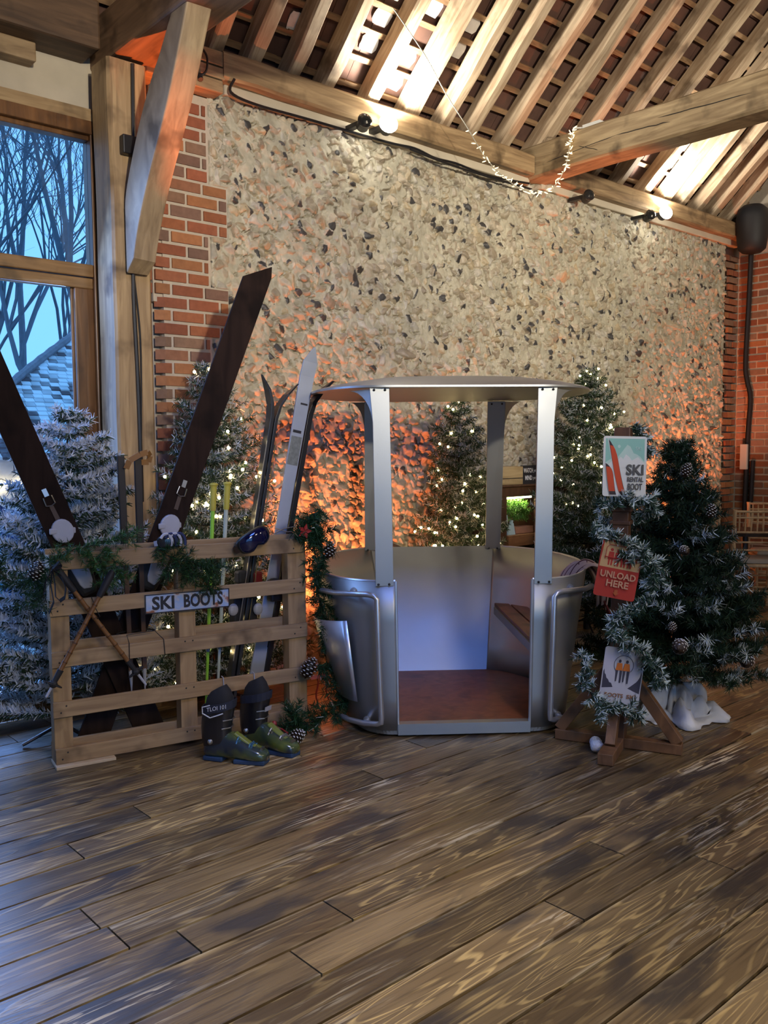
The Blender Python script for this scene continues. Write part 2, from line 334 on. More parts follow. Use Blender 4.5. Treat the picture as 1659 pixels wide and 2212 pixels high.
def vnoise(x, z, seed):
    """smooth 2-d value noise on arrays"""
    r_ = np.random.default_rng(seed); T = r_.random((256, 256)); xi = np.floor(x).astype(int); zi = np.floor(z).astype(int); fx = x - xi; fz = z - zi
    fx = fx * fx * (3 - 2 * fx); fz = fz * fz * (3 - 2 * fz); g = lambda a, b: T[a & 255, b & 255]
    return (g(xi, zi) * (1 - fx) + g(xi + 1, zi) * fx) * (1 - fz) + (g(xi, zi + 1) * (1 - fx) + g(xi + 1, zi + 1) * fx) * fz
def build_back_wall():
    # knapped flints laid in rough courses and smeared with lime mortar: one relief surface
    x0, x1, z0, z1 = 2.885, 9.30, -.02, 3.72; nx, nz = 1480, 880
    gx, gz = np.meshgrid(np.linspace(x0, x1, nx), np.linspace(z0, z1, nz)); X, Z = gx.ravel(), gz.ravel()
    rows = 73; cols = 100; ph = .0522; pw = .0655
    sx = np.arange(cols)[None, :] * pw + 2.84 + rng.uniform(-.024, .024, (rows, cols)) + (np.arange(rows)[:, None] % 2) * pw / 2; sz = np.arange(rows)[:, None] * ph - .03 + rng.uniform(-.012, .012, (rows, cols))
    up_ = np.clip((sz - .6) / 2.4, 0, 1)
    sa = rng.uniform(.029, .050, (rows, cols)) * (1 + .12 * up_); sb = rng.uniform(.0195, .029, (rows, cols)) * (1 + .15 * up_); an = rng.normal(-.65, .45, (rows, cols)); ca, sn = np.cos(an), np.sin(an)
    big = rng.random((rows, cols)) < .05; sa = np.where(big, sa * 1.5, sa); sb = np.where(big, sb * 1.5, sb)
    t1 = rng.normal(0, .46, (rows, cols)); t2 = rng.normal(-.08, .46, (rows, cols)); t3 = rng.normal(0, .7, (rows, cols)); h0 = rng.uniform(.010, .044, (rows, cols)) * (1 - .15 * up_); ph_ = rng.uniform(0, 6.28, (rows, cols))
    dark = rng.random((rows, cols)) < .14 * (.6 + .7 * up_); tone = rng.random((rows, cols)); brt = rng.uniform(.82, 1.15, (rows, cols))
    hs = np.full(X.shape, -1.0); dd = np.full(X.shape, 9.0); sel = np.zeros(X.shape, int)
    ri = np.round((Z + .03) / ph).astype(int)
    wx = (vnoise(X * 28, Z * 28, 1) - .5) * .016; wz = (vnoise(X * 28, Z * 28, 2) - .5) * .016
    wx2 = (vnoise(X * 75, Z * 75, 11) - .5) * .006
    for dr in (-1, 0, 1):
        r_ = np.clip(ri + dr, 0, rows - 1); c0 = np.round((X - 2.84 - (r_ % 2) * pw / 2) / pw).astype(int)
        for dc in (-1, 0, 1):
            c = np.clip(c0 + dc, 0, cols - 1); ux = X + wx + wx2 - sx[r_, c]; uz = Z + wz - sz[r_, c]; u = ux * ca[r_, c] + uz * sn[r_, c]; v = -ux * sn[r_, c] + uz * ca[r_, c]
            q = np.arctan2(v / sb[r_, c], u / sa[r_, c]); d = np.sqrt((u / sa[r_, c]) ** 2 + (v / sb[r_, c]) ** 2) * (1 + .13 * np.cos(3 * q + ph_[r_, c]) + .07 * np.cos(5 * q + 2.3 * ph_[r_, c]))
            h = h0[r_, c] + np.minimum(t1[r_, c] * u + t2[r_, c] * v, t3[r_, c] * u - t1[r_, c] * v + .006) - .012 * np.clip(d, 0, 2) ** 3
            b = np.where(d < 1.25, h, -1.0); m = b > hs; hs = np.where(m, b, hs); sel = np.where(m, r_ * cols + c, sel); dd = np.minimum(dd, np.where(d < 1.25, d, 9)) if False else np.where(m, d, dd)
    mort = .002 + .013 * vnoise(X * 11, Z * 14, 3) + .007 * vnoise(X * 34, Z * 34, 4) + .006 * np.clip(1.6 - dd, 0, 1) + .006 * np.clip((Z - .8) / 2, 0, 1) * vnoise(X * 3, Z * 3, 6)
    crev = (dd > .80) & (dd < 1.24) & (vnoise(X * 17, Z * 17, 8) > .50); mort = mort - np.where(crev, .038 * np.sin(np.clip((dd - .80) / .44, 0, 1) * np.pi), 0)
    stone = hs > mort; H = np.where(stone, hs + .002 * vnoise(X * 90, Z * 90, 9), mort); H = np.where(crev & stone & (dd > .9), H - .018, H)
    tz = ((np.maximum(Z, 0) / .0777).astype(int) // 4) % 2 == 1; H = np.where((X < 3.012) & tz & (Z <= 3.15), -.03, H); H = np.where((X < 2.9) | (X > 9.27), np.minimum(H, .012), H)
    f = lambda A: A.ravel()[sel]
    pal_ = np.array([(.40, .34, .25), (.46, .39, .29), (.34, .285, .20), (.30, .245, .175), (.42, .34, .22), (.44, .40, .33)]); Cst = pal_[(f(tone) * 6).astype(int)] * f(brt)[:, None]
    core = f(dark) & (dd < .62 + .34 * vnoise(X * 40, Z * 40, 10)); Cst[core] = np.array((.050, .047, .047)) * (f(brt)[core][:, None])
    mc = np.array((.445, .405, .305)) * (.80 + .36 * vnoise(X * 9, Z * 9, 12) )[:, None]; C = np.where(stone[:, None], Cst, mc)
    V = np.stack([X, WY + .012 - H, Z], -1); i = np.arange(nx - 1)[None] + nx * np.arange(nz - 1)[:, None]; F = np.stack([i, i + 1, i + nx + 1, i + nx], -1).reshape(-1, 4)
    wall = np_mesh('wall_back', V, F, C, FLINT); tag(wall, kind='structure')
    # left brick end of the wall with toothed quoins
    mb = MB(); mb.aabb((2.562, WY, 0), (2.90, WY + .40, 3.62)); mb.aabb((2.502, WY + .065, 0), (2.562, WY + .40, 2.37)); mb.aabb((2.502, WY + .012, 2.37), (2.562, WY + .40, 3.62)); mb.aabb((2.90, WY + .0, 0), (3.01, WY + .06, 3.62)); mb.aabb((2.90, WY + .06, 0), (9.6, WY + .40, 3.8)); mb.build('wall_core', BMORT, wall)
    mb = MB()
    bricks(mb, (0, WY, 0), (1, 0, 0), (0, -1, 0), lambda i, z: 2.50, lambda i, z: 3.01 if toothed(z) else 2.875, 0, 3.62, 2.37, bcol, seed=3)
    bricks(mb, (2.50, 0, 0), (0, 1, 0), (-1, 0, 0), lambda i, z: WY + (.06 if z < 2.37 else .012), lambda i, z: WY + .4, 0, 3.62, None, bcol, seed=5)
    # right quoins
    bricks(mb, (0, WY, 0), (1, 0, 0), (0, -1, 0), lambda i, z: 9.28 if (i // 4) % 2 else 9.36, lambda i, z: RX - .012, 0, 3.62, None, bcol, seed=8)
    mb.build('brick_quoins', BRICK, wall)
def toothed(z):
    return 2.52 < z < 2.92 or 3.10 < z < 3.12 or 1.95 < z < 2.30 or 1.25 < z < 1.62 or .5 < z < .9
def toothed(z): return (int(z / .0777) // 4) % 2 == 1 and not 3.15 < z
build_back_wall()

def build_other_walls():
    mb = MB(); mb.aabb((RX, -3.6, 0), (RX + .35, WY + .4, 7.9)); wr = tag(mb.build('wall_right', BMORT), kind='structure')
    mb = MB()
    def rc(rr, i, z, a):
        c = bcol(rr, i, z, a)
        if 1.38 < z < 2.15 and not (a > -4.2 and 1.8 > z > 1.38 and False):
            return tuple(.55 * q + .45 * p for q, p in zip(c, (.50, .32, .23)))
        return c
    bricks(mb, (RX, 0, 0), (0, -1, 0), (-1, 0, 0), lambda i, z: -WY + .012, lambda i, z: -3.3, 0, 3.60, None, rc, seed=11)
    mb.build('brick_facing', BRICK, wr)
    mb = MB(); mb.aabb((-4.3, -3.6, 0), (-4.2, 5.3, 7.9)); tag(mb.build('wall_left', PLASTER), kind='structure')
    mb = MB(); mb.aabb((1.6, -3.7, 0), (RX, -3.6, 3.9)); mb.aabb((-4.2, -3.7, 3.3), (1.6, -3.6, 3.9)); mb.aabb((-4.2, -3.7, 0), (-2.8, -3.6, 3.3)); tag(mb.build('wall_front', BMORT), kind='structure')
build_other_walls()

# glazed doors in the back wall, left of the brick end
def build_window():
    wn = tag(bpy.data.objects.new('window_1', None), kind='structure'); COL.objects.link(wn); wn.location = (1.4, 4.95, 0)
    y0, y1 = 4.93, 5.02
    mb = MB()
    mb.aabb((2.165, y0 - .02, 0), (2.30, y1, 3.34))            # outer jamb
    mb.aabb((-.5, y0 - .02, 0), (-.35, y1, 3.34)); mb.build('jamb', FRAMEW, wn, bevel=.006)
    mb = MB(); mb.aabb((2.235, y0 - .05, 0), (2.50, y0 + .02, 3.34)); mb.build('jamb_liner', DARKOAK, wn, bevel=.004)
    mb = MB(); mb.aabb((-.5, y0 - .03, 3.262), (2.30, y1, 3.34)); mb.aabb((-.35, y0, 3.235), (2.165, y1 - .02, 3.262)); mb.build('head', FRAMEW, wn, bevel=.005)
    mb = MB(); mb.aabb((-.35, y0 - .012, 2.475), (2.165, y1, 2.545)); mb.build('transom', FRAMEH, wn, bevel=.006)
    for i, x in enumerate((-.35, .86)):                        # two door leaves
        a, b = x, x + 1.215 if i == 0 else 2.165
        mb = MB(); mb.aabb((a, y0, 2.41), (b, y1 - .02, 2.47)); mb.build('top_rail', FRAMEH, wn, bevel=.006)
        mb = MB(); mb.aabb((a, y0, .012), (b, y1 - .02, .17)); mb.build('bottom_rail', FRAMEW, wn, bevel=.006)
        for (p, q) in ((a, a + .105), (b - .11, b)):
            mb = MB(); mb.aabb((p, y0, .17), (q, y1 - .02, 2.41)); mb.aabb((p + (.0 if p == a else -.012), y0 + .03, .17), (q + (.012 if p == a else 0), y0 + .045, 2.41)); mb.build('stile', FRAMEW, wn, bevel=.006)
        mb = MB(); mb.aabb((a + .10, y0 + .035, .16), (b - .10, y0 + .041, 2.42)); mb.build('pane', GLASS, wn)
    for a, b in ((-.35, .88), (.92, 2.165)):
        mb = MB(); mb.aabb((a, y0 + .03, 2.54), (b, y0 + .036, 3.24)); mb.build('pane', GLASS, wn)
    mb = MB(); mb.aabb((.88, y0, 2.54), (.92, y1, 3.24)); mb.build('mullion', FRAMEW, wn, bevel=.004)
    mb = MB(); mb.aabb((-4.2, 4.9, 0), (-.5, 5.3, 3.9)); mb.aabb((-.5, 4.96, 3.34), (2.5, 5.3, 3.9)); tag(mb.build('wall_back_left', PLASTER), kind='structure')
    mb = MB(); mb.aabb((-.5, 4.90, 3.335), (2.3, 4.97, 3.40)); tag(mb.build('window_head_board', wood('head_board', (.26, .16, .07), (.40, .27, .13))), 'pale oak board along the top of the window frame', 'beam', kind='structure')
    # timbers over the window, up to the eaves
    mb = MB(); mb.aabb((-.5, 4.72, 3.66), (2.16, 4.98, 3.92)); tag(mb.build('wall_plate', DARKOAK, bevel=.015), 'dark wall plate beam above the window, under the eaves', 'beam', kind='structure')
    mb = MB(); mb.aabb((-.5, 4.86, 3.56), (1.86, 4.97, 3.66)); tag(mb.build('lintel_board', OAK, bevel=.008), 'pale board under the dark wall plate above the window', 'beam', kind='structure')
build_window()

# ------------------------------------------------------------------ roof
SL = R(43); CD, SD = math.cos(SL), math.sin(SL)
def rp(x, s, off=0): return Vector((x, 4.8 - s * CD + off * SD, 3.9 + s * SD + off * CD))     # along the rafter line; off = outwards
def build_roof():
    mb = MB()
    mb.hexa([rp(-4.3, -.45, .19), rp(9.9, -.45, .19), rp(9.9, 5.75, .19), rp(-4.3, 5.75, .19), rp(-4.3, -.45, .23), rp(9.9, -.45, .23), rp(9.9, 5.75, .23), rp(-4.3, 5.75, .23)])
    # rows of plain tiles seen from below, lapping between the battens
    rr = random.Random(4)
    for k in range(31):
        s0 = -.3 + k * .18; x = 1.2
        while x < 9.7:
            wd = .165; a, b = x + .002, x + wd - .002; x += wd; j = rr.uniform(-.004, .004)
            mb.hexa([rp(a, s0 - .07, .148 + j), rp(b, s0 - .07, .148 + j), rp(b, s0 + .21, .172 + j), rp(a, s0 + .21, .172 + j), rp(a, s0 - .07, .160 + j), rp(b, s0 - .07, .160 + j), rp(b, s0 + .21, .184 + j), rp(a, s0 + .21, .184 + j)])
    ceil = tag(mb.build('ceiling', TILE), kind='structure')
    mb = MB(); mb.hexa([(-4.3, .55, 7.95), (9.9, .55, 7.95), (9.9, -3.9, 3.8), (-4.3, -3.9, 3.8), (-4.3, .55, 8), (9.9, .55, 8), (9.9, -3.9, 3.85), (-4.3, -3.9, 3.85)]); mb.build('far_slope', TILE, ceil)
    for k in range(29):
        s = .02 + k * .18
        mb = MB(); m_ = 18; prev = None
        for q in range(m_): 
            xa, xb = -.5 + q * .56, -.5 + (q + 1) * .56; j = rr.uniform(-.006, .006)
            mb.hexa([rp(xa, s - .018 + j, .125), rp(xb, s - .018 + j, .125), rp(xb, s + .018 + j, .125), rp(xa, s + .018 + j, .125), rp(xa, s - .018 + j, .148), rp(xb, s - .018 + j, .148), rp(xb, s + .018 + j, .148), rp(xa, s + .018 + j, .148)])
        mb.build('batten', BATT, ceil)
    # patches of lime torching between the tiles
    tm = mat('lime_torching', (.62, .60, .57), .9, noise=.2, nscale=20, bump=.4)
    for (x, s, ww, hh) in ((3.42, .26, .10, .13), (3.42, .60, .12, .18), (4.02, .30, .16, .12), (4.02, .48, .16, .12), (4.02, .66, .16, .12), (4.36, .12, .18, .12), (4.36, .30, .18, .12), (4.36, .66, .18, .12), (4.74, .48, .16, .12), (4.74, .66, .16, .12), (7.9, .30, .18, .12), (7.9, .48, .18, .12), (7.45, .48, .16, .12), (3.10, .75, .1, .2)):
        mb = MB(); poly = []
        for q in range(14):
            a = 2 * math.pi * q / 14; cx_, cy_ = math.cos(a), math.sin(a); f = 1 / max(abs(cx_), abs(cy_)); f *= rr.uniform(.85, 1.0)
            poly.append(rp(x + .02 + cx_ * f * ww / 2 * .95, s + .01 + cy_ * f * hh / 2, .143))
        mb.prism(poly, Vector((0, SD, CD)) * .004); mb.build('torching_patch', tm, ceil)
    # rafters: hand-hewn, slightly waney
    xs = [1.85, 1.45, 1.05, 2.64, 2.93, 3.20, 3.50, 3.785, 4.18, 4.55, 4.90, 5.19, 5.58, 5.98, 6.40, 6.80, 7.20, 7.64, 8.0, 8.30, 8.62, 8.93, 9.27]
    for i, x in enumerate(xs):
        wd = rr.uniform(.085, .115); dp = .125; mb = MB(); nseg = 26; rings = []
        if abs(x - 4.55) < .01: wd = .15
        if abs(x - 5.98) < .01 or abs(x - 8.0) < .01: wd = .14
        ph = rr.uniform(0, 9); lean = rr.uniform(-.012, .012)
        for k in range(nseg + 1):
            s = -.28 + k * 6.0 / nseg; a = .010 * mnoise.noise(Vector((s * 2.2, ph, 0))) + .006 * mnoise.noise(Vector((s * 7, ph, 3))); b = .010 * mnoise.noise(Vector((s * 2.2, ph, 5))) + .006 * mnoise.noise(Vector((s * 7, ph, 8))); cx_ = x + lean * s + .012 * mnoise.noise(Vector((s * .8, ph, 11)))
            l, r_ = cx_ - wd / 2 + a, cx_ + wd / 2 + b; d0 = .012 * mnoise.noise(Vector((s * 3, ph, 17)))
            w1 = .012 + .02 * max(0, mnoise.noise(Vector((s * 1.7, ph, 23))))
            rings.append([rp(l, s, dp), rp(l, s, w1 + d0), rp(l + w1, s, d0), rp(r_ - .012, s, d0), rp(r_, s, .012 + d0), rp(r_, s, dp)])
        mb.rings(rings); mb.build('rafter', RAFT, ceil)
    return ceil
build_roof()

def build_timbers():
    # wall plates over the flint wall
    def plate(x0, x1, lab):
        mb = MB(); n = 24; rg = []
        for k in range(n + 1):
            x = x0 + (x1 - x0) * k / n; a = .006 * mnoise.noise(Vector((x * 3, 1, 0))); b = .008 * mnoise.noise(Vector((x * 3, 5, 0)))
            rg.append([Vector((x, 4.99, 3.71 + b)), Vector((x, 4.735 + a, 3.715 + b)), Vector((x, 4.72 + a, 3.73 + b)), Vector((x, 4.72 + a, 3.865 + b)), Vector((x, 4.735 + a, 3.88 + b)), Vector((x, 4.99, 3.88 + b))])
        mb.rings(rg); tag(mb.build('wall_plate', OAK), lab, 'beam', kind='structure')
    plate(2.93, 5.86, 'oak wall plate along the flint wall top, from brick pier to tie beam')
    plate(6.10, 9.6, 'oak wall plate along the flint wall top, beyond the tie beam')
    for a, b, lab in ((2.98, 5.90, 'cream strip between flint wall and wall plate, near the brick pier'), (6.06, 9.5, 'cream strip between flint wall and wall plate, beyond the tie beam')):
        mb = MB(); mb.aabb((a, 4.80, 3.655), (b, 4.95, 3.72)); tag(mb.build('plaster_strip', PLASTER, bevel=.01), lab, 'plaster strip', kind='structure')
    # the big tie beam
    mb = MB(); rg = []
    for k in range(31):
        y = 4.95 - k * .28; a = .010 * mnoise.noise(Vector((y * 1.3, 2, 0))); b = .012 * mnoise.noise(Vector((y * 1.1, 7, 0))); q = .018
        rg.append([Vector((5.87 + a, y, 3.715 + b)), Vector((5.87 + q + a, y, 3.70 + b)), Vector((6.12 - q + a, y, 3.70 + b)), Vector((6.12 + a, y, 3.715 + b)), Vector((6.12 + a, y, 3.95 + b)), Vector((6.12 - q + a, y, 3.965 + b)), Vector((5.87 + q + a, y, 3.965 + b)), Vector((5.87 + a, y, 3.95 + b))])
    mb.rings(rg); tie = mb.build('tie_beam', OAKY); tag(tie, 'massive pale oak tie beam crossing the room at upper right', 'beam', kind='structure')
    mb = MB()                                                   # drying cracks
    for (y0, z0, y1, z1) in ((4.6, 3.79, 3.95, 3.83), (3.95, 3.83, 3.5, 3.81), (3.6, 3.86, 2.9, 3.83), (4.3, 3.84, 4.1, 3.76)):
        pts = [(5.868, y0 + (y1 - y0) * t / 8, z0 + (z1 - z0) * t / 8 + random.uniform(-.004, .004)) for t in range(9)]
        mb.tube(pts, [.0005] + [.003] * 7 + [.0005], 5)
    mb.build('crack', RUBBER, tie)
    # truss over the left end: post, tie beam, curved brace, corbel blocks
    mb = MB(); rg = []
    for k in range(25):
        z = k * 3.61 / 24; a = .008 * mnoise.noise(Vector((z * 1.6, 3, 0))); x0 = 2.16 + a; x1 = 2.385 + .006 * mnoise.noise(Vector((z * 1.6, 9, 0))); q = .014
        rg.append([Vector((x0, 4.85, z)), Vector((x0, 4.65 + q, z)), Vector((x0 + q, 4.65, z)), Vector((x1 - q, 4.65, z)), Vector((x1, 4.65 + q, z)), Vector((x1, 4.85, z))])
    mb.rings(rg); post = mb.build('oak_post', OAKV); tag(post, 'tall pale oak post between the window and the brick pier', 'post', kind='structure')
    mb = MB()
    for (x, z, h) in ((2.20, 1.9, .05), (2.33, 2.1, .02), (2.21, 2.2, .03), (2.32, 1.5, .04), (2.2, 1.65, .02), (2.30, 2.6, .03)): mb.ball((x, 4.652, z), .006, 8, 6, (1, .3, h / .012))
    mb.build('knot', DARKOAK, post)
    mb = MB(); mb.aabb((2.20, 2.6, 3.63), (2.46, 5.0, 3.9)); mb.aabb((2.20, -3.5, 3.63), (2.46, 2.6, 3.9)); tag(mb.build('tie_beam', wood('dark_tie_oak', (.13, .072, .036), (.24, .14, .075), scale=(12, 1.2, 12)), bevel=.015), 'tie beam end resting on the oak post at upper left', 'beam', kind='structure')  # darker wood than the big tie beam
    O = [(4.62, 2.46), (4.62, 2.73), (4.60, 2.90), (4.43, 3.20), (4.28, 3.39), (4.18, 3.49), (4.02, 3.68)]
    I = [(4.53, 2.53), (4.48, 2.66), (4.40, 2.81), (4.29, 2.98), (4.17, 3.15), (4.04, 3.36), (3.88, 3.66)]
    def dense(P):
        out = []
        for i in range(len(P) - 1):
            p0, p1, p2, p3 = (np.array(P[max(0, min(len(P) - 1, j))]) for j in (i - 1, i, i + 1, i + 2))
            for t in np.linspace(0, 1, 5)[:-1]: out.append(.5 * (2 * p1 + (p2 - p0) * t + (2 * p0 - 5 * p1 + 4 * p2 - p3) * t * t + (3 * p1 - p0 - 3 * p2 + p3) * t ** 3))
        return out + [np.array(P[-1])]
    mb = MB(); rg = []
    for o, i in zip(dense(O), dense(I)):
        rg.append([Vector((2.22, *o)), Vector((2.22, *i)), Vector((2.35, i[0] - .005, i[1] - .01)), Vector((2.35, *o))])
    mb.rings(rg); tag(mb.build('curved_brace', wood('brace_oak', (.22, .15, .085), (.40, .29, .17), scale=(10, 3, 2)), bevel=.008), 'curved oak brace rising from post to tie beam', 'beam', kind='structure')
    for k, (z0, z1, x0, x1, m_) in enumerate(((3.625, 3.70, 2.46, 2.93, OAK), (3.705, 3.775, 2.50, 2.945, OAK), (3.78, 3.87, 2.53, 2.955, OAK))):
        mb = MB(); mb.aabb((x0, 4.73, z0), (x1, 4.99, z1)); tag(mb.build('corbel_block', m_, bevel=.008), ('lowest', 'middle', 'topmost')[k] + ' of three stacked oak blocks on top of the brick pier', 'timber block', 'timber blocks on the brick pier', 'structure')
    mb = MB(); mb.aabb((2.40, 4.68, 3.60), (2.50, 4.86, 3.73)); tag(mb.build('peg_block', OAK, bevel=.008), 'small oak block beside the post top under the tie beam', 'timber block', kind='structure')
build_timbers()

# ------------------------------------------------------------------ outdoors
def build_outdoors():
    gm = mat('frosty_paving', (.45, .50, .56), .6, noise=.3, nscale=3, bump=.3)
    mb = MB(); mb.aabb((-20, 5.03, -.16), (40, 60, -.06)); tag(mb.build('ground', gm), kind='structure')
    b = thing('outbuilding', 'low outbuilding with frosted clay tile roof outside the window', 'building', (3.6, 9.5, -.06))
    m, N, L, bs = nt('frosted_tiles'); tc = N.new('ShaderNodeTexCoord')
    n = N.new('ShaderNodeTexNoise'); n.inputs['Scale'].default_value = 1.1; n.inputs['Detail'].default_value = 2; L.new(tc.outputs['Object'], n.inputs['Vector']); a = N.new('ShaderNodeVertexColor'); a.layer_name = 'Col'
    ad = N.new('ShaderNodeMath'); ad.operation = 'MULTIPLY_ADD'; L.new(a.outputs[0], ad.inputs[0]); ad.inputs[1].default_value = .55; L.new(n.outputs[0], ad.inputs[2])
    cr = N.new('ShaderNodeValToRGB'); e = cr.color_ramp.elements; e[0].position = .70; e[0].color = (.075, .06, .075, 1); e[1].position = 1.05; e[1].color = (.80, .86, .92, 1); L.new(ad.outputs[0], cr.inputs[0]); L.new(cr.outputs[0], bs.inputs['Base Color']); bs.inputs['Roughness'].default_value = .7
    # one slope facing the barn and a hip at its far end
    mb = MB(); rr = random.Random(2)
    E0, E1 = Vector((-1.5, 9.0, 1.40)), Vector((6.6, 9.0, 1.40)); up = Vector((0, .80, .66))
    for k in range(48):
        s = k * .075; x = 2.45 + .895 * s - .10 * math.sin(s * 1.5) + (k % 2) * .05
        xmax = 6.6 - max(0, s - .2) * .55
        while x < xmax:
            p = Vector((x, 9.0, 1.40)) + up * s; j = rr.uniform(0, .012); g = rr.random()
            mb.hexa([p, p + Vector((.10, 0, 0)), p + Vector((.10, 0, 0)) + up * .12, p + up * .12, p + Vector((0, 0, .018 + j)), p + Vector((.10, 0, .018 + j)), p + Vector((.10, 0, .006)) + up * .12, p + Vector((0, 0, .006)) + up * .12], (g, g, g)); x += .105
    mb.build('roof', m, b)
    mb = MB(); pts = [Vector((2.42 + .895 * q - .10 * math.sin(q * 1.5), 9.0 - .02, 1.42)) + up * q for q in np.linspace(0, 3.5, 40)]; mb.tube(pts, [.05 if i % 2 else .042 for i in range(40)], 8); mb.build('hip_tiles', mat('hip_tile', (.22, .22, .26), .8, noise=.4), b)
    wl = mat('pale_blue_render', (.50, .56, .66), .8, noise=.1, nscale=3)
    mb = MB(); mb.aabb((-1.4, 9.25, -.06), (6.4, 9.4, 1.44)); mb.build('wall', mat('dark_blue_wall', (.02, .05, .22), .5, noise=.3), b)
    mb = MB(); poly = [(-1.4, 1.42)] + [(-1.4, 1.0)]
    c0 = 2.55
    def lobe(cx_, r0, n=14): return [(cx_ - r0 * math.cos(math.pi * q / n), 1.10 - r0 * math.sin(math.pi * q / n) * .95) for q in range(n + 1)]
    for cx_, r0 in ((-.9, .2), (-.3, .22), (.4, .2), (1.1, .22), (1.8, .2), (2.55, .2), (3.15, .225), (3.75, .2), (4.4, .22), (5.1, .2), (5.9, .22)): poly += lobe(cx_, r0)
    poly += [(6.4, 1.0), (6.4, 1.42)]
    mb.prism([Vector((x, 9.18, z)) for x, z in poly], (0, .04, 0)); fb = mb.build('scalloped_fascia', wl, b)
    mb = MB()
    for q in range(6): mb.aabb((3.085 + q * .022, 9.17, 1.08), (3.095 + q * .022, 9.182, 1.135))
    arc = [(3.02 + .18 * t, 1.05 - .10 * math.sin(math.pi * t) * (1 - .15 * math.cos(2 * math.pi * t))) for t in np.linspace(0, 1, 13)]
    mb.prism([Vector((x, 9.172, z)) for x, z in arc] + [Vector((x, 9.172, z + .022 * math.sin(math.pi * (i / 12)))) for i, (x, z) in list(enumerate(arc))[::-1]][1:-1], (0, .008, 0))
    mb.build('cutout_mark', mat('navy_mark', (.012, .02, .12), .6), fb)
    mb = MB(); rr = random.Random(9)
    for q in range(46): mb.ball((rr.uniform(2.6, 4.1), 9.245, rr.uniform(.05, .88)), rr.uniform(.006, .012), 8, 5)
    mb.build('snow_dots', mat('white_dots', (.8, .85, .95), .6), b)['kind'] = 'stuff'
    mb = MB(); mb.aabb((2.2, 9.20, -.06), (2.99, 9.26, .98)); mb.build('teal_shutter', mat('teal_paint', (.02, .24, .38), .5, noise=.2), b)
    # warm bulbs strung along the fascia
    s = thing('fairy_light_string', 'warm bulb string hung across the outbuilding fascia outside', 'string lights', (2.9, 9.1, 1.2))
    pts = [Vector((2.5 + .07 * q, 9.13, 1.21 - .05 * math.sin(q * .9) ** 2)) for q in range(14)]
    mb = MB(); mb.tube(pts, .004, 5); mb.build('wire', BLACK, s)
    mb = MB(); mb.ball((0, 0, 0), .013, 8, 6); b0 = None
    for q in range(26):
        p = pts[0].lerp(pts[-1], q / 25) + Vector((0, -.01, -.03 - .04 * random.random()))
        if 3.06 < p.x < 3.12 or p.x < 2.85 and q % 3: continue
        if b0 is None: b0 = mb.build('bulb', BULB); o = b0
        else: o = b0.copy(); COL.objects.link(o)
        o.parent = s; o.matrix_parent_inverse = Matrix(); o.location = p - s.location
    # bare winter trees
    bark = mat('winter_bark', (.12, .14, .17), .9, noise=.3, nscale=10)
    def tree(x, y, h, r0, seed, lab, lean=0):
        rr = random.Random(seed); mb = MB()
        def grow(p, d, L_, r_, dep):
            n = 4; pts = [p]; q = p.copy(); dd = d.copy()
            for k in range(n):
                dd = (dd + Vector((rr.gauss(0, .10), rr.gauss(0, .10), rr.gauss(.03, .06)))).normalized(); q = q + dd * L_ / n; pts.append(q.copy())
            mb.tube(pts, [r_ * (1 - .42 * k / n) for k in range(n + 1)], 6 if dep < 2 else 4, cap=False)
            if dep >= 5 or r_ < .0024: return
            for k in range(rr.choice((2, 2, 3)) if dep else 5):
                t = rr.uniform(.35, 1); i = min(n, int(t * n) + 1); ax = Vector((rr.gauss(0, 1), rr.gauss(0, 1), rr.gauss(.25, .35))).normalized()
                grow(pts[i], (dd + ax * rr.uniform(.45, .85)).normalized(), L_ * rr.uniform(.55, .78), r_ * rr.uniform(.40, .55), dep + 1)
            grow(pts[-1], (dd + Vector((rr.gauss(0, .15), rr.gauss(0, .15), .1))).normalized(), L_ * .75, r_ * .58, dep + 1)
        grow(Vector((x, y, -.1)), Vector((lean, 0, 1)).normalized(), h * .42, r0, 0)
        tag(mb.build('bare_tree', bark, smooth=True), lab, 'tree', 'bare trees outside the window')
    tree(4.6, 12.5, 9, .10, 3, 'bare winter tree with the thickest trunk outside the upper window pane', .05)
    tree(3.55, 12.0, 8, .055, 5, 'slim bare tree seen through the left edge of the window', -.05)
    tree(5.6, 14.5, 10, .075, 8, 'bare branching tree behind the tiled outbuilding roof', .1)
    tree(4.6, 16.5, 11, .09, 13, 'bare leaning tree rising far behind the outbuilding roof', -.2)
    tree(6.6, 18.5, 12, .10, 21, 'farthest bare tree, its thin twigs filling the sky', .0)
    tree(3.9, 14.2, 9, .06, 31, 'thin bare tree standing between two thicker ones outside', .12)
    tree(5.3, 20.0, 12, .10, 41, 'bare tree at the back of the garden beyond the panes', -.1)
build_outdoors()

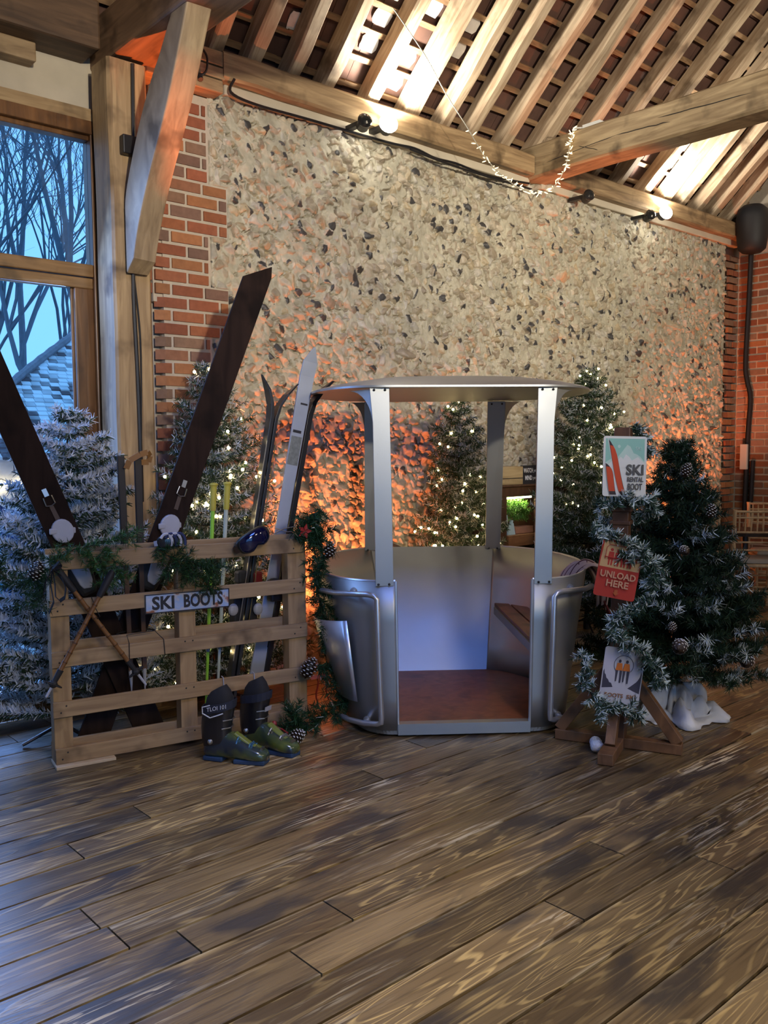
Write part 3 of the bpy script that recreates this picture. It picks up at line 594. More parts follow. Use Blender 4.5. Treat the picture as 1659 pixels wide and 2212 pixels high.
# ------------------------------------------------------------------ artificial fir: tinsel-like twigs
def needles(segs, dens, ln, wd, colf, spread=.85):
    """segs: list of (p0, p1, k) twig axes; returns arrays of thin needle triangles. colf(n, t, up, k) -> colours"""
    P0 = np.array([s[0] for s in segs], float); P1 = np.array([s[1] for s in segs], float); K = np.array([s[2] for s in segs], float)
    L_ = np.linalg.norm(P1 - P0, axis=1); cnt = np.maximum(4, (L_ * dens).astype(int)); idx = np.repeat(np.arange(len(segs)), cnt); n = len(idx)
    t = rng.random(n); ax = (P1 - P0)[idx] / L_[idx][:, None]; base = P0[idx] + (P1 - P0)[idx] * t[:, None]
    rd = rng.normal(size=(n, 3)); rd -= ax * np.sum(rd * ax, 1)[:, None]; rd /= np.linalg.norm(rd, axis=1)[:, None]
    fwd = rng.uniform(.25, .8, n)[:, None]; d = ax * fwd + rd * spread; d /= np.linalg.norm(d, axis=1)[:, None]
    l = ln * rng.uniform(.65, 1.15, n)[:, None]; tip = base + d * l
    sd = np.cross(d, rng.normal(size=(n, 3))); sd /= np.linalg.norm(sd, axis=1)[:, None]; sd *= wd * rng.uniform(.7, 1.2, n)[:, None] / 2
    V = np.stack([base - sd, base + sd, tip + sd * .35, tip - sd * .35], 1).reshape(-1, 3); F = np.arange(4 * n).reshape(-1, 4)
    C = np.repeat(colf(n, t, d[:, 2], K[idx]), 4, axis=0)
    return V, F, C
def fir_cols(greens, white, flock, tipw=0):
    g = np.array(greens); wv = np.array(white)
    def f(n, t, up, k):
        c = g[rng.integers(len(g), size=n)] * rng.uniform(.6, 1.25, (n, 1))
        p = flock * k * (.75 + .6 * up) + tipw * (t > .55) * (k > .8)
        m = rng.random(n) < p; c[m] = wv * rng.uniform(.7, 1.05, (m.sum(), 1)); return c
    return f
def fir_segs(base, apex, rmax, zlow, levels, per, seed, droop=.0, power=.9, twig=.10, keep=None):
    rr = random.Random(seed); base = Vector(base); apex = Vector(apex); H = apex.z - base.z; segs = []; branches = []
    for i in range(levels):
        f = i / (levels - 1); z = zlow + (H - zlow) * f ** .95; r = rmax * (1 - f) ** power + .03
        c = base.lerp(apex, z / H); nb = max(4, int(per * (1 - .6 * f)))
        for b in range(nb):
            q = 2 * math.pi * (b + .5 * (i % 2) + rr.uniform(-.25, .25)) / nb; ln = r * rr.uniform(.78, 1.1)
            d = Vector((math.cos(q), math.sin(q), rr.uniform(.05, .42) - droop)).normalized()
            p0 = c.copy(); m = max(2, int(ln / .07)); prev = p0
            branches.append((p0, p0 + d * ln * .95))
            k = rr.choice((.45, .8, 1, 1.25))
            for s in range(m):
                p1 = p0 + d * ln * (s + 1) / m + Vector((0, 0, .035 * ((s + 1) / m) ** 2))
                fr = (s + 1) / m
                if fr > .3: segs.append((prev, p1, k * (.5 + .6 * fr)))
                if fr > .28:
                    for sgn in (-1, 1):
                        a = d.cross(Vector((0, 0, 1))).normalized() * sgn; tw = twig * rr.uniform(.7, 1.25) * (1.15 - .5 * fr) * (1 if r > .12 else .6)
                        e = (d * .75 + a * .8 + Vector((0, 0, rr.uniform(-.1, .35)))).normalized(); segs.append((p1, p1 + e * tw, k * rr.uniform(.6, 1.2)))
                prev = p1
    if keep: segs = [q for q in segs if keep(q[1])]; branches = [q for q in branches if keep(q[1])]
    for s in range(3): segs.append((apex - Vector((0, 0, .09)), apex + Vector((rr.uniform(-.012, .012), rr.uniform(-.012, .012), .02)), 1))
    return segs, branches
def fir_tree(name, label, base, apex, rmax, zlow, levels, per, seed, cols, dens=420, ln=.030, wd=.0045, group=None, **kw):
    t = thing(name, label, 'christmas tree', base, group)
    segs, br = fir_segs(base, apex, rmax, zlow, levels, per, seed, **kw)
    V, F, C = needles(segs, dens, ln, wd, cols); np_mesh('foliage', V, F, C, NEEDLE, t)
    mb = MB(); b = Vector(base); a = Vector(apex); mb.tube([b, b.lerp(a, .5), b.lerp(a, .97)], [.022, .014, .004], 8)
    for p, q in br: mb.tube([p, q], [.004, .0015], 4, cap=False)
    mb.build('trunk', BARK, t, smooth=True)
    mb = MB(); mb.tube([b + Vector((0, 0, .0)), b + Vector((0, 0, .09))], .028, 10)
    for q in range(3):
        an = q * 2.094 + seed; mb.tube([b + Vector((0, 0, .085)), b + Vector((math.cos(an) * .2, math.sin(an) * .2, .012))], .009, 6)
    mb.build('stand', BLACK, t)
    return t, segs
BARK = mat('fir_bark', (.030, .022, .014), .9, noise=.3)
GD = [(.010, .030, .012), (.014, .040, .018), (.020, .048, .024)]
GDD = [(.006, .022, .010), (.009, .030, .013), (.014, .036, .018)]
GM = [(.018, .045, .018), (.030, .062, .024), (.045, .070, .030)]
def clump_cols(n, t, up, k):
    c = np.array(GDD)[rng.integers(3, size=n)] * rng.uniform(.6, 1.25, (n, 1)); m = rng.random(n) < np.where(k > 1.22, .62, .012) * (t > .25)
    c[m] = np.array((.60, .68, .73)) * rng.uniform(.7, 1.05, (m.sum(), 1)); return c
SNOW = (.68, .70, .74)
def lights_on(label, segs, loc, n, seed, zmin=.1, side=Vector((-.6, -.75, 0)), bias=.3):
    rr = random.Random(seed); s = thing('fairy_light_string', label, 'string lights', loc)
    ctr = Vector(loc); c = [q for q in segs if q[1].z > zmin]
    c.sort(key=lambda q: -(((q[1] - ctr) * 1).dot(side)) + 0); c = c[:int(len(c) * .60)]; rr.shuffle(c); c = sorted(c[:n], key=lambda q: q[1].z)
    pts = []; b0 = None
    mb = MB(); mb.ball((0, 0, 0), .0085, 8, 6)
    for q in c:
        p = q[0].lerp(q[1], .95) + Vector((rr.uniform(-.01, .01), rr.uniform(-.01, .01), .012)) + side * .012
        if b0 is None: b0 = mb.build('bulb', BULB); o = b0
        else: o = b0.copy(); COL.objects.link(o)
        o.parent = s; o.matrix_parent_inverse = Matrix(); o.location = p - ctr; pts.append(p)
    mb = MB()
    for a, b in zip(pts, pts[1:]):
        if (a - b).length < .5: mb.tube([a, a.lerp(b, .5) + (ctr + Vector((0, 0, a.z)) - a) * .25 - Vector((0, 0, .01)), b], .0012, 4, cap=False)
    mb.build('wire', mat('green_wire', (.01, .03, .012), .5), s)
    return s
def clear_wall(p): return p.y < 4.75 and not (p.x > 5.2 and p.y > 4.53 and p.z < 1.36 and p.x < 6.15)
def in_rack(p): return p.y < 4.86 and (p - PO).dot(PN) > .25 and not (p.x > 2.1 and p.y > 4.6)
def clear_rack(p): return p.y < 4.75 and (p - PO).dot(PN) > .27 and not (p.x < 2.45 and p.y > 4.6)
PO, PA, PN = Vector((1.533, 4.07, 0)), Vector((.982, -.191, 0)), Vector((.191, .982, 0))
def build_trees():
    fir_tree('christmas_tree', 'heavily snow-flocked artificial fir by the window, behind the left end of the pallet', (1.72, 4.47, 0), (1.80, 4.46, 1.64), .52, .14, 19, 15, 1, fir_cols(GM, (.72, .74, .78), 1.25), dens=520, ln=.036, wd=.0078, power=.7, twig=.14, keep=in_rack)
    t, sg = fir_tree('christmas_tree', 'lit frosted fir behind the pallet, in front of the brick pier', (2.64, 4.44, 0), (2.64, 4.46, 1.92), .46, .12, 21, 16, 2, fir_cols(GM, (.60, .62, .62), .50), power=.72, twig=.13, dens=460, ln=.034, wd=.005, keep=clear_rack)
    lights_on('warm fairy lights on the frosted fir behind the pallet', sg, (2.64, 4.44, 0), 85, 5)
    t, sg = fir_tree('christmas_tree', 'slim lit fir behind the metal gondola, seen through its open sides', (4.73, 4.50, 0), (4.73, 4.50, 1.80), .36, .2, 21, 13, 3, fir_cols(GM, (.55, .56, .54), .42), power=.7, twig=.12, dens=460, ln=.036, wd=.0052, keep=clear_wall)
    lights_on('warm fairy lights on the slim fir seen through the gondola', sg, (4.73, 4.50, 0), 75, 6, .5)
    t, sg = fir_tree('christmas_tree', 'tall lit fir between the gondola and the ski rental sign', (5.98, 4.25, 0), (5.98, 4.25, 2.04), .58, .15, 23, 16, 4, fir_cols(GD + GM, (.50, .54, .56), .32), power=.78, twig=.14, dens=460, ln=.038, wd=.0052, keep=clear_wall)
    lights_on('warm fairy lights on the tall fir right of the gondola, densest at its top', sg, (5.98, 4.25, 0), 60, 7, 1.0)
    t, sg = fir_tree('christmas_tree', 'small dark green fir with white tips and pine cones, beside the sign post', (4.45, 2.57, 0), (4.46, 2.57, 1.46), .46, .24, 18, 15, 5, clump_cols, dens=720, ln=.042, wd=.0048, power=1.0, twig=.13, droop=.05)
build_trees()

# pine cones: one shape, copied
def cone_mesh():
    mb = MB(); n = 64
    for k in range(n):
        f = k / n; an = k * 2.39996; z = -.032 + .066 * f; r = .024 * math.sin(math.pi * (.12 + .86 * f)) ** .75
        d = Vector((math.cos(an), math.sin(an), 0)); s = Vector((-d.y, d.x, 0)); c = Vector((0, 0, z)); o = .0075 * (1 - .4 * f); w_ = .0065 * (.6 + .6 * math.sin(math.pi * (.1 + .8 * f)))
        a = c + d * r * .45; b = c + d * (r + o) + Vector((0, 0, .006))
        mb.add([a - s * w_ * .5, a + s * w_ * .5, b + s * w_ - d * .003, b - s * w_ - d * .003, a - s * w_ * .4 - Vector((0, 0, .004)), a + s * w_ * .4 - Vector((0, 0, .004))], [(0, 1, 2, 3), (4, 3, 2, 5)], (.035, .018, .010))
        wt = w_ * .62; mb.add([b - s * wt - d * .001, b + s * wt - d * .001, b + s * wt * .7 + Vector((0, 0, .0022)), b - s * wt * .7 + Vector((0, 0, .0022)), b - s * wt - d * .001 - Vector((0, 0, .0012)), b + s * wt - d * .001 - Vector((0, 0, .0012))], [(0, 1, 2, 3), (0, 4, 5, 1)], (.62, .62, .62))
    mb.ball((0, 0, 0), .020, 8, 6, (1, 1, 1.55), (.02, .01, .006))
    return mb
CONE0 = None
def cone(loc, label, s=1.0, rot=(0, 0, 0)):
    global CONE0
    if CONE0 is None: CONE0 = cone_mesh().build('pine_cone', VC); o = CONE0
    else: o = CONE0.copy(); COL.objects.link(o)
    o.location = Vector(loc) + (Vector((-.075, -.065, 0)) if 4.1 < loc[0] < 4.6 else Vector()); o.scale = (s, s, s); o.rotation_euler = rot; tag(o, label, 'pine cone', 'white-tipped pine cones')
def build_cones():
    cone((4.373, 2.50, 1.362), 'white-tipped pine cone hanging at the top of the dark green fir', 1.1, (.2, .3, 0))
    cone((4.45, 2.40, 1.147), 'white-tipped pine cone on the right edge of the dark fir, below its top', 1.1, (.3, .2, 1))
    cone((4.30, 2.46, .946), 'small pine cone deep in the middle of the dark green fir', .9, (.1, 1.2, 1))
    cone((4.18, 2.41, .463), 'plump pine cone low in the middle of the dark fir, above the white cloth', 1.35, (.3, 1.35, .6))
    cone((4.50, 2.21, .37), 'pine cone low on the right branches of the dark fir', 1.3, (.9, 1.0, 1.2))
    cone((4.19, 2.46, .555), 'small pine cone just above the plump one on the dark fir', .8, (.3, .6, 1))
    cone((1.462, 4.035, .945), 'pine cone on the evergreen at the left top corner of the pallet', 1.3, (.2, .4, 0))
    cone((2.905, 3.72, .948), 'pine cone on the garland at the right top corner of the pallet', 1.3, (.2, .2, 1))
    cone((2.783, 3.755, .318), 'large white-tipped pine cone on the fourth pallet slat, right end', 1.6, (.4, .3, .5))
    cone((2.53, 3.53, .055), 'pine cone on the floor at the toe of the rear ski boot', 1.3, (.5, 1.1, .5))
build_cones()

# ------------------------------------------------------------------ pallet and everything hung on it
PO, PA, PN = Vector((1.533, 4.07, 0)), Vector((.982, -.191, 0)), Vector((.191, .982, 0))
def pal(u, v, z): return PO + PA * u + PN * v + Vector((0, 0, z))
def pbox(mb, u0, u1, v0, v1, z0, z1, col=None):
    mb.hexa([pal(u0, v0, z0), pal(u1, v0, z0), pal(u1, v1, z0), pal(u0, v1, z0), pal(u0, v0, z1), pal(u1, v0, z1), pal(u1, v1, z1), pal(u0, v1, z1)], col)
def build_pallet():
    t = thing('wooden_pallet', 'wooden pallet standing on edge as a rack, left of the gondola', 'pallet', pal(.65, .05, 0))
    for (z0, z1, u0, u1) in ((.015, .088, 0, 1.31), (.238, .313, -.005, 1.325), (.478, .552, -.004, 1.315), (.722, .797, -.006, 1.31), (.938, 1.014, .0, 1.30)):
        mb = MB(); n = 12
        rg = []
        for k in range(n + 1):
            u = u0 + (u1 - u0) * k / n; j = .002 * mnoise.noise(Vector((u * 4, z0 * 9, 0)))
            rg.append([pal(u, 0, z0 + j), pal(u, .018, z0 + j), pal(u, .018, z1 + j), pal(u, 0, z1 + j)])
        mb.rings(rg); sl = mb.build('slat', PINE, t, bevel=.003)
        mb = MB()
        for u in (.03, .055, .635, .675, 1.24, 1.275): mb.ball(pal(u, -.0005, (z0 + z1) / 2 + (.016 if int(u * 1000) % 2 else -.014)), .0045, 8, 5, (1, .4, 1))
        mb.build('nail_head', RUBBER, sl)
    for u0, u1 in ((0, .085), (.612, .698), (1.212, 1.318)):
        mb = MB(); pbox(mb, u0, u1, .0185, .098, .015, 1.005); mb.build('stringer', PINEV, t, bevel=.003)
    for z0, z1 in ((.015, .10), (.50, .58), (.945, 1.03)):
        mb = MB(); pbox(mb, 0, 1.30, .0985, .118, z0, z1); mb.build('back_board', PINE, t, bevel=.003)
    mb = MB(); pbox(mb, -.005, .27, -.035, .11, 0, .0145); tag(mb.build('wood_offcut', mat('raw_pine', (.52, .40, .27), .8, noise=.15), bevel=.002), 'flat pale wood offcut wedged under the left end of the pallet', 'wood offcut')
build_pallet()

def text_obj(txt, mat_, parent, org, ux, uz, w_, h_, depth=.0012, name='lettering', shear=0, bold=0):
    """flat lettering filling w_ x h_ with its lower left corner at org; ux right, uz up"""
    cu = bpy.data.curves.new('t', 'FONT'); cu.body = txt; cu.extrude = .001; cu.offset = bold; cu.resolution_u = 3
    ob = bpy.data.objects.new('t', cu); COL.objects.link(ob); dg = bpy.context.evaluated_depsgraph_get(); dg.update()
    me = bpy.data.meshes.new_from_object(ob.evaluated_get(dg)); bpy.data.objects.remove(ob); bpy.data.curves.remove(cu)
    v = np.array([x.co for x in me.vertices]); a = v.min(0); b = v.max(0); ux = Vector(ux).normalized(); uz = Vector(uz).normalized(); nn = ux.cross(uz)
    for x in me.vertices:
        p = (np.array(x.co) - a) / np.maximum(b - a, 1e-6); x.co = Vector(org) + ux * (p[0] * w_ + shear * p[1] * h_) + uz * (p[1] * h_) + nn * (p[2] * depth)
    me.materials.clear(); me.materials.append(mat_); me.name = name; o = bpy.data.objects.new(name, me); COL.objects.link(o); rootify(o, parent); return o
INK = mat('black_ink', (.015, .014, .02), .5)

def build_skiboots_sign():
    o = pal(.436, -.004, .690); ux = (pal(.868, -.004, .686) - o).normalized(); uz = Vector((0, 0, 1)); W_, H_ = .435, .096
    m, N, L, b = nt('rusty_enamel'); tc = N.new('ShaderNodeTexCoord'); n = N.new('ShaderNodeTexNoise'); n.inputs['Scale'].default_value = 16; n.inputs['Detail'].default_value = 6; L.new(tc.outputs['Object'], n.inputs['Vector'])
    cr = N.new('ShaderNodeValToRGB'); e = cr.color_ramp.elements; e[0].position = .36; e[0].color = (.27, .10, .05, 1); e[1].position = .42; e[1].color = (.50, .48, .50, 1); e2 = e.new(.50); e2.color = (.30, .42, .66, 1); e3 = e.new(.70); e3.color = (.55, .55, .58, 1); L.new(n.outputs[0], cr.inputs[0]); L.new(cr.outputs[0], b.inputs['Base Color']); b.inputs['Roughness'].default_value = .45
    mb = MB(); nn = -PN; mb.prism([o, o + ux * W_, o + ux * W_ + uz * H_, o + uz * H_], nn * .003)
    s = mb.build('enamel_sign', m); tag(s, 'rusty blue and white SKI BOOTS plate on the second pallet slat', 'sign')
    mb = MB()
    for a, bq in (((0, 0), (W_, .005)), ((0, H_ - .005), (W_, H_)), ((0, 0), (.005, H_)), ((W_ - .005, 0), (W_, H_))):
        p = o + nn * .003; mb.prism([p + ux * a[0] + uz * a[1], p + ux * bq[0] + uz * a[1], p + ux * bq[0] + uz * bq[1], p + ux * a[0] + uz * bq[1]], nn * .002)
    mb.build('rim', INK, s)
    p = o + nn * .0032
    text_obj('SKI', INK, s, p + ux * .035 + uz * .016, ux, uz, .112, .068, bold=.035); text_obj('BOOTS', INK, s, p + ux * .195 + uz * .016, ux, uz, .205, .068, bold=.035)
build_skiboots_sign()

def build_wide_skis():
    def ski(label, a, b, v, w_, tip, wob):
        a = Vector((a[0], 0, a[1])); b = Vector((b[0], 0, b[1])); d = (b - a).normalized(); s = Vector((d.z, 0, -d.x))   # s: to the right
        L_ = (b - a).length; t = thing('wooden_ski', label, 'ski', pal(a.x, v, 0), 'wide dark wooden skis crossed behind the pallet')
        def pt(l, q, dv=0): p = a + d * l + s * q; return pal(p.x, v + dv, p.z)
        mb = MB(); h = w_ / 2
        mb.prism([pt(0, -h), pt(0, h), pt(L_ - .06 * (1 if tip > 0 else 2), h), pt(L_, h * .75 * tip), pt(L_ - .06 * (2 if tip > 0 else 1), -h)], PN * .018)
        mb.build('board', SKIWOOD, t, bevel=.003)
        return t, pt
    # left one leans away to the left, right one to the right
    t1, p1 = ski('wide dark wooden ski leaning left across the window, tip out of sight', (.515, .012), (-.42, 2.46), .19, .150, -1, 0)
    t2, p2 = ski('wide dark wooden ski leaning right against the flint wall, pointed tip up', (.205, .012), (1.185, 2.50), .215, .150, 1, 0)
    for t, p, ls, sgn in ((t1, p1, (1.17, .96, 1.34), 1), (t2, p2, (1.17, .95, 1.37), -1)):
        mb = MB(); q = [(math.cos(a) * .052, math.sin(a) * .060) for a in np.linspace(0, 2 * math.pi, 22)[:-1]]      # upper toe plate
        mb.prism([p(ls[0] + y, x, -.001) for x, y in q], -PN * .022); mb.box(p(ls[0], 0, -.012), (.13, .012, .03)); mb.build('toe_plate', WHITEP, t, bevel=.006)
        mb = MB(); mb.prism([p(ls[1] + y, x, -.001) for x, y in ((-.045, -.13), (.035, -.13), (.075, .10), (-.085, .10))], -PN * .05); bn = mb.build('rubber_binding', RUBBER, t, bevel=.02)
        mb = MB(); mb.prism([p(ls[1] + y, x, -.052) for x, y in ((-.026, -.085), (.012, -.095), (.03, -.06), (.044, .07), (-.048, .07), (-.036, -.06))], -PN * .012); mb.build('binding_tongue', WHITEP, bn, bevel=.008)
        mb = MB(); c = ls[2]; mb.prism([p(c + y, x, -.001) for x, y in ((-.011, .012), (.011, .012), (.010, .05), (-.012, .05))], -PN * .006); mb.tube([p(c + .01, -.02, -.008), p(c - .03, -.022, -.010), p(c - .038, 0, -.01), p(c - .03, .022, -.010), p(c + .01, .02, -.008)], .0035, 6); mb.build('buckle', STEEL, t)
        mb = MB(); mb.prism([p(c + y, x, -.001) for x, y in ((-.010, -.04), (.010, -.04), (.014, -.11), (-.008, -.11))], -PN * .004); mb.build('leather_strap', mat('brown_leather', (.07, .04, .03), .6), t)
build_wide_skis()

def build_narrow_skis():
    def ski(name, label, pts, v, w_, th, m, curl, flat, group, mtop=None, start=None):
        """a ski whose broad side faces across (flat=False: seen on edge) or forward (flat=True); pts (u,z) from tail to tip"""
        t = thing(name, label, 'ski', pal(pts[0][0], v, 0), group); a = Vector((pts[0][0], 0, pts[0][1])); b = Vector((pts[1][0], 0, pts[1][1])); d = (b - a).normalized(); s = Vector((d.z, 0, -d.x)); L_ = (b - a).length
        rg = []; n = 26
        for k in range(n + 1):
            f = k / n; l = L_ * f; e = max(0, (l - (L_ - .22)) / .22); off = curl * e * e; ww = w_ * (1 - .25 * math.sin(math.pi * min(1, f * 1.05))) * (1 if e < .55 else max(.12, math.sqrt(max(0, 1 - ((e - .55) / .45) ** 2)))); tt = th * (1 - .5 * e)
            p = a + d * l
            if flat:   # broad face towards the viewer, tip curling off sideways
                q = p + s * (off * .12)
                rg.append([pal(q.x - s.x * ww / 2, v + off, q.z - s.z * ww / 2), pal(q.x + s.x * ww / 2, v + off, q.z + s.z * ww / 2), pal(q.x + s.x * ww / 2, v + off + tt, q.z + s.z * ww / 2), pal(q.x - s.x * ww / 2, v + off + tt, q.z - s.z * ww / 2)])
            else:
                q = p + s * off
                rg.append([pal(q.x - s.x * tt / 2, v - ww / 2, q.z - s.z * tt / 2), pal(q.x + s.x * tt / 2, v - ww / 2, q.z + s.z * tt / 2), pal(q.x + s.x * tt / 2, v + ww / 2, q.z + s.z * tt / 2), pal(q.x - s.x * tt / 2, v + ww / 2, q.z - s.z * tt / 2)])
        mb = MB(); mb.rings(rg); mb.build('blade', m, t, bevel=.0015)
        return t, a, d, s
    dk = mat('dark_ski', (.035, .037, .042), .28, .3, coat=.5, noise=.2); gold = mat('gold_edge', (.34, .26, .10), .3, .6)
    g = 'dark skis strapped base to base'
    ta, a, d, s = ski('alpine_ski', 'dark narrow ski seen on edge, tip curling left', ((.895, .012), (1.238, 1.88)), .19, .075, .020, dk, -.085, False, g)
    tb, a2, d2, s2 = ski('alpine_ski', 'dark narrow ski seen on edge, tip curling right', ((.925, .012), (1.262, 1.87)), .19, .075, .018, dk, .11, False, g)
    for t, a_, d_, s_, q in ((ta, a, d, s, -.03), (tb, a2, d2, s2, .03)):
        c = a_ + d_ * .62 + s_ * q
        mb = MB(); mb.box(pal(c.x, .19, c.z), (.05, .06, .16)); mb.ball(pal(c.x, .17, c.z + .10), .042, 10, 8, (1, 1, .8)); bi = mb.build('binding', RUBBER, t, bevel=.01)
        mb = MB(); mb.ball(pal(c.x + q * .9, .15, c.z + .01), .030, 10, 8, (1, .6, 1.1)); mb.build('heel_lever', WHITEP, bi)
        mb = MB(); c2 = a_ + d_ * .80 + s_ * q; mb.box(pal(c2.x, .185, c2.z), (.055, .06, .07)); mb.build('toe_piece', mat('red_plastic', (.16, .012, .012), .4) if q > 0 else RUBBER, t, bevel=.012)
        mb = MB(); p0 = a_ + d_ * .35 + s_ * q * .42; p1 = a_ + d_ * 1.55 + s_ * q * .42; mb.beam(pal(p0.x, .152, p0.z), pal(p1.x, .152, p1.z), .004, .004); mb.build('metal_edge', gold if q > 0 else STEEL, t)
    c3 = a2 + d2 * 1.0 + s2 * .045
    g = 'grey skis standing behind the right of the pallet'
    gm = mat('grey_ski_top', (.33, .36, .42), .4, coat=.3, noise=.18, nscale=7); bk = mat('black_ski_base', (.012, .012, .015), .35)
    tc, a, d, s = ski('alpine_ski', 'broad pale grey ski leaning right, its long face to the room', ((1.05, .012), (1.462, 2.05)), .20, .088, .014, gm, -.05, True, g)
    td, a2, d2, s2 = ski('alpine_ski', 'black ski back to back with the pale grey one, tip curling right', ((1.105, .012), (1.490, 1.90)), .225, .075, .030, bk, .12, False, g)
    def patch(l0, l1, q0, q1, m_, nm):
        mb = MB(); P = [a + d * l0 + s * q0, a + d * l0 + s * q1, a + d * l1 + s * q1, a + d * l1 + s * q0]; mb.prism([pal(p.x, .1992, p.z) for p in P], -PN * .0012); mb.build(nm, m_, tc)
    patch(1.42, 1.58, -.034, .030, mat('worn_graphic', (.17, .18, .17), .5, noise=.6, nscale=60), 'graphic'); patch(1.60, 1.615, -.03, .02, INK, 'graphic'); patch(1.76, 1.77, -.012, .03, INK, 'graphic'); patch(.4, 1.35, .033, .036, INK, 'graphic')
    mb = MB(); c = a + d * .72; mb.box(pal(c.x + .01, .17, c.z), (.08, .05, .12)); mb.ball(pal(c.x, .16, c.z + .02), .05, 10, 8); mb.build('binding', RUBBER, tc, bevel=.01)
    c = a + d * 1.06; mb = MB(); mb.tube([pal(c.x - .06, .17, c.z - .02), pal(c.x + .0, .165, c.z + .005), pal(c.x + .07, .18, c.z + .01), pal(c.x + .10, .22, c.z + .03)], .003, 5); mb.tube([pal(c.x - .055, .17, c.z + .01), pal(c.x + .02, .165, c.z - .015), pal(c.x + .09, .2, c.z - .02)], .003, 5); tag(mb.build('twine', mat('jute', (.42, .33, .22), .9)), 'jute twine tied around the grey skis above the pallet top', 'twine')
build_narrow_skis()

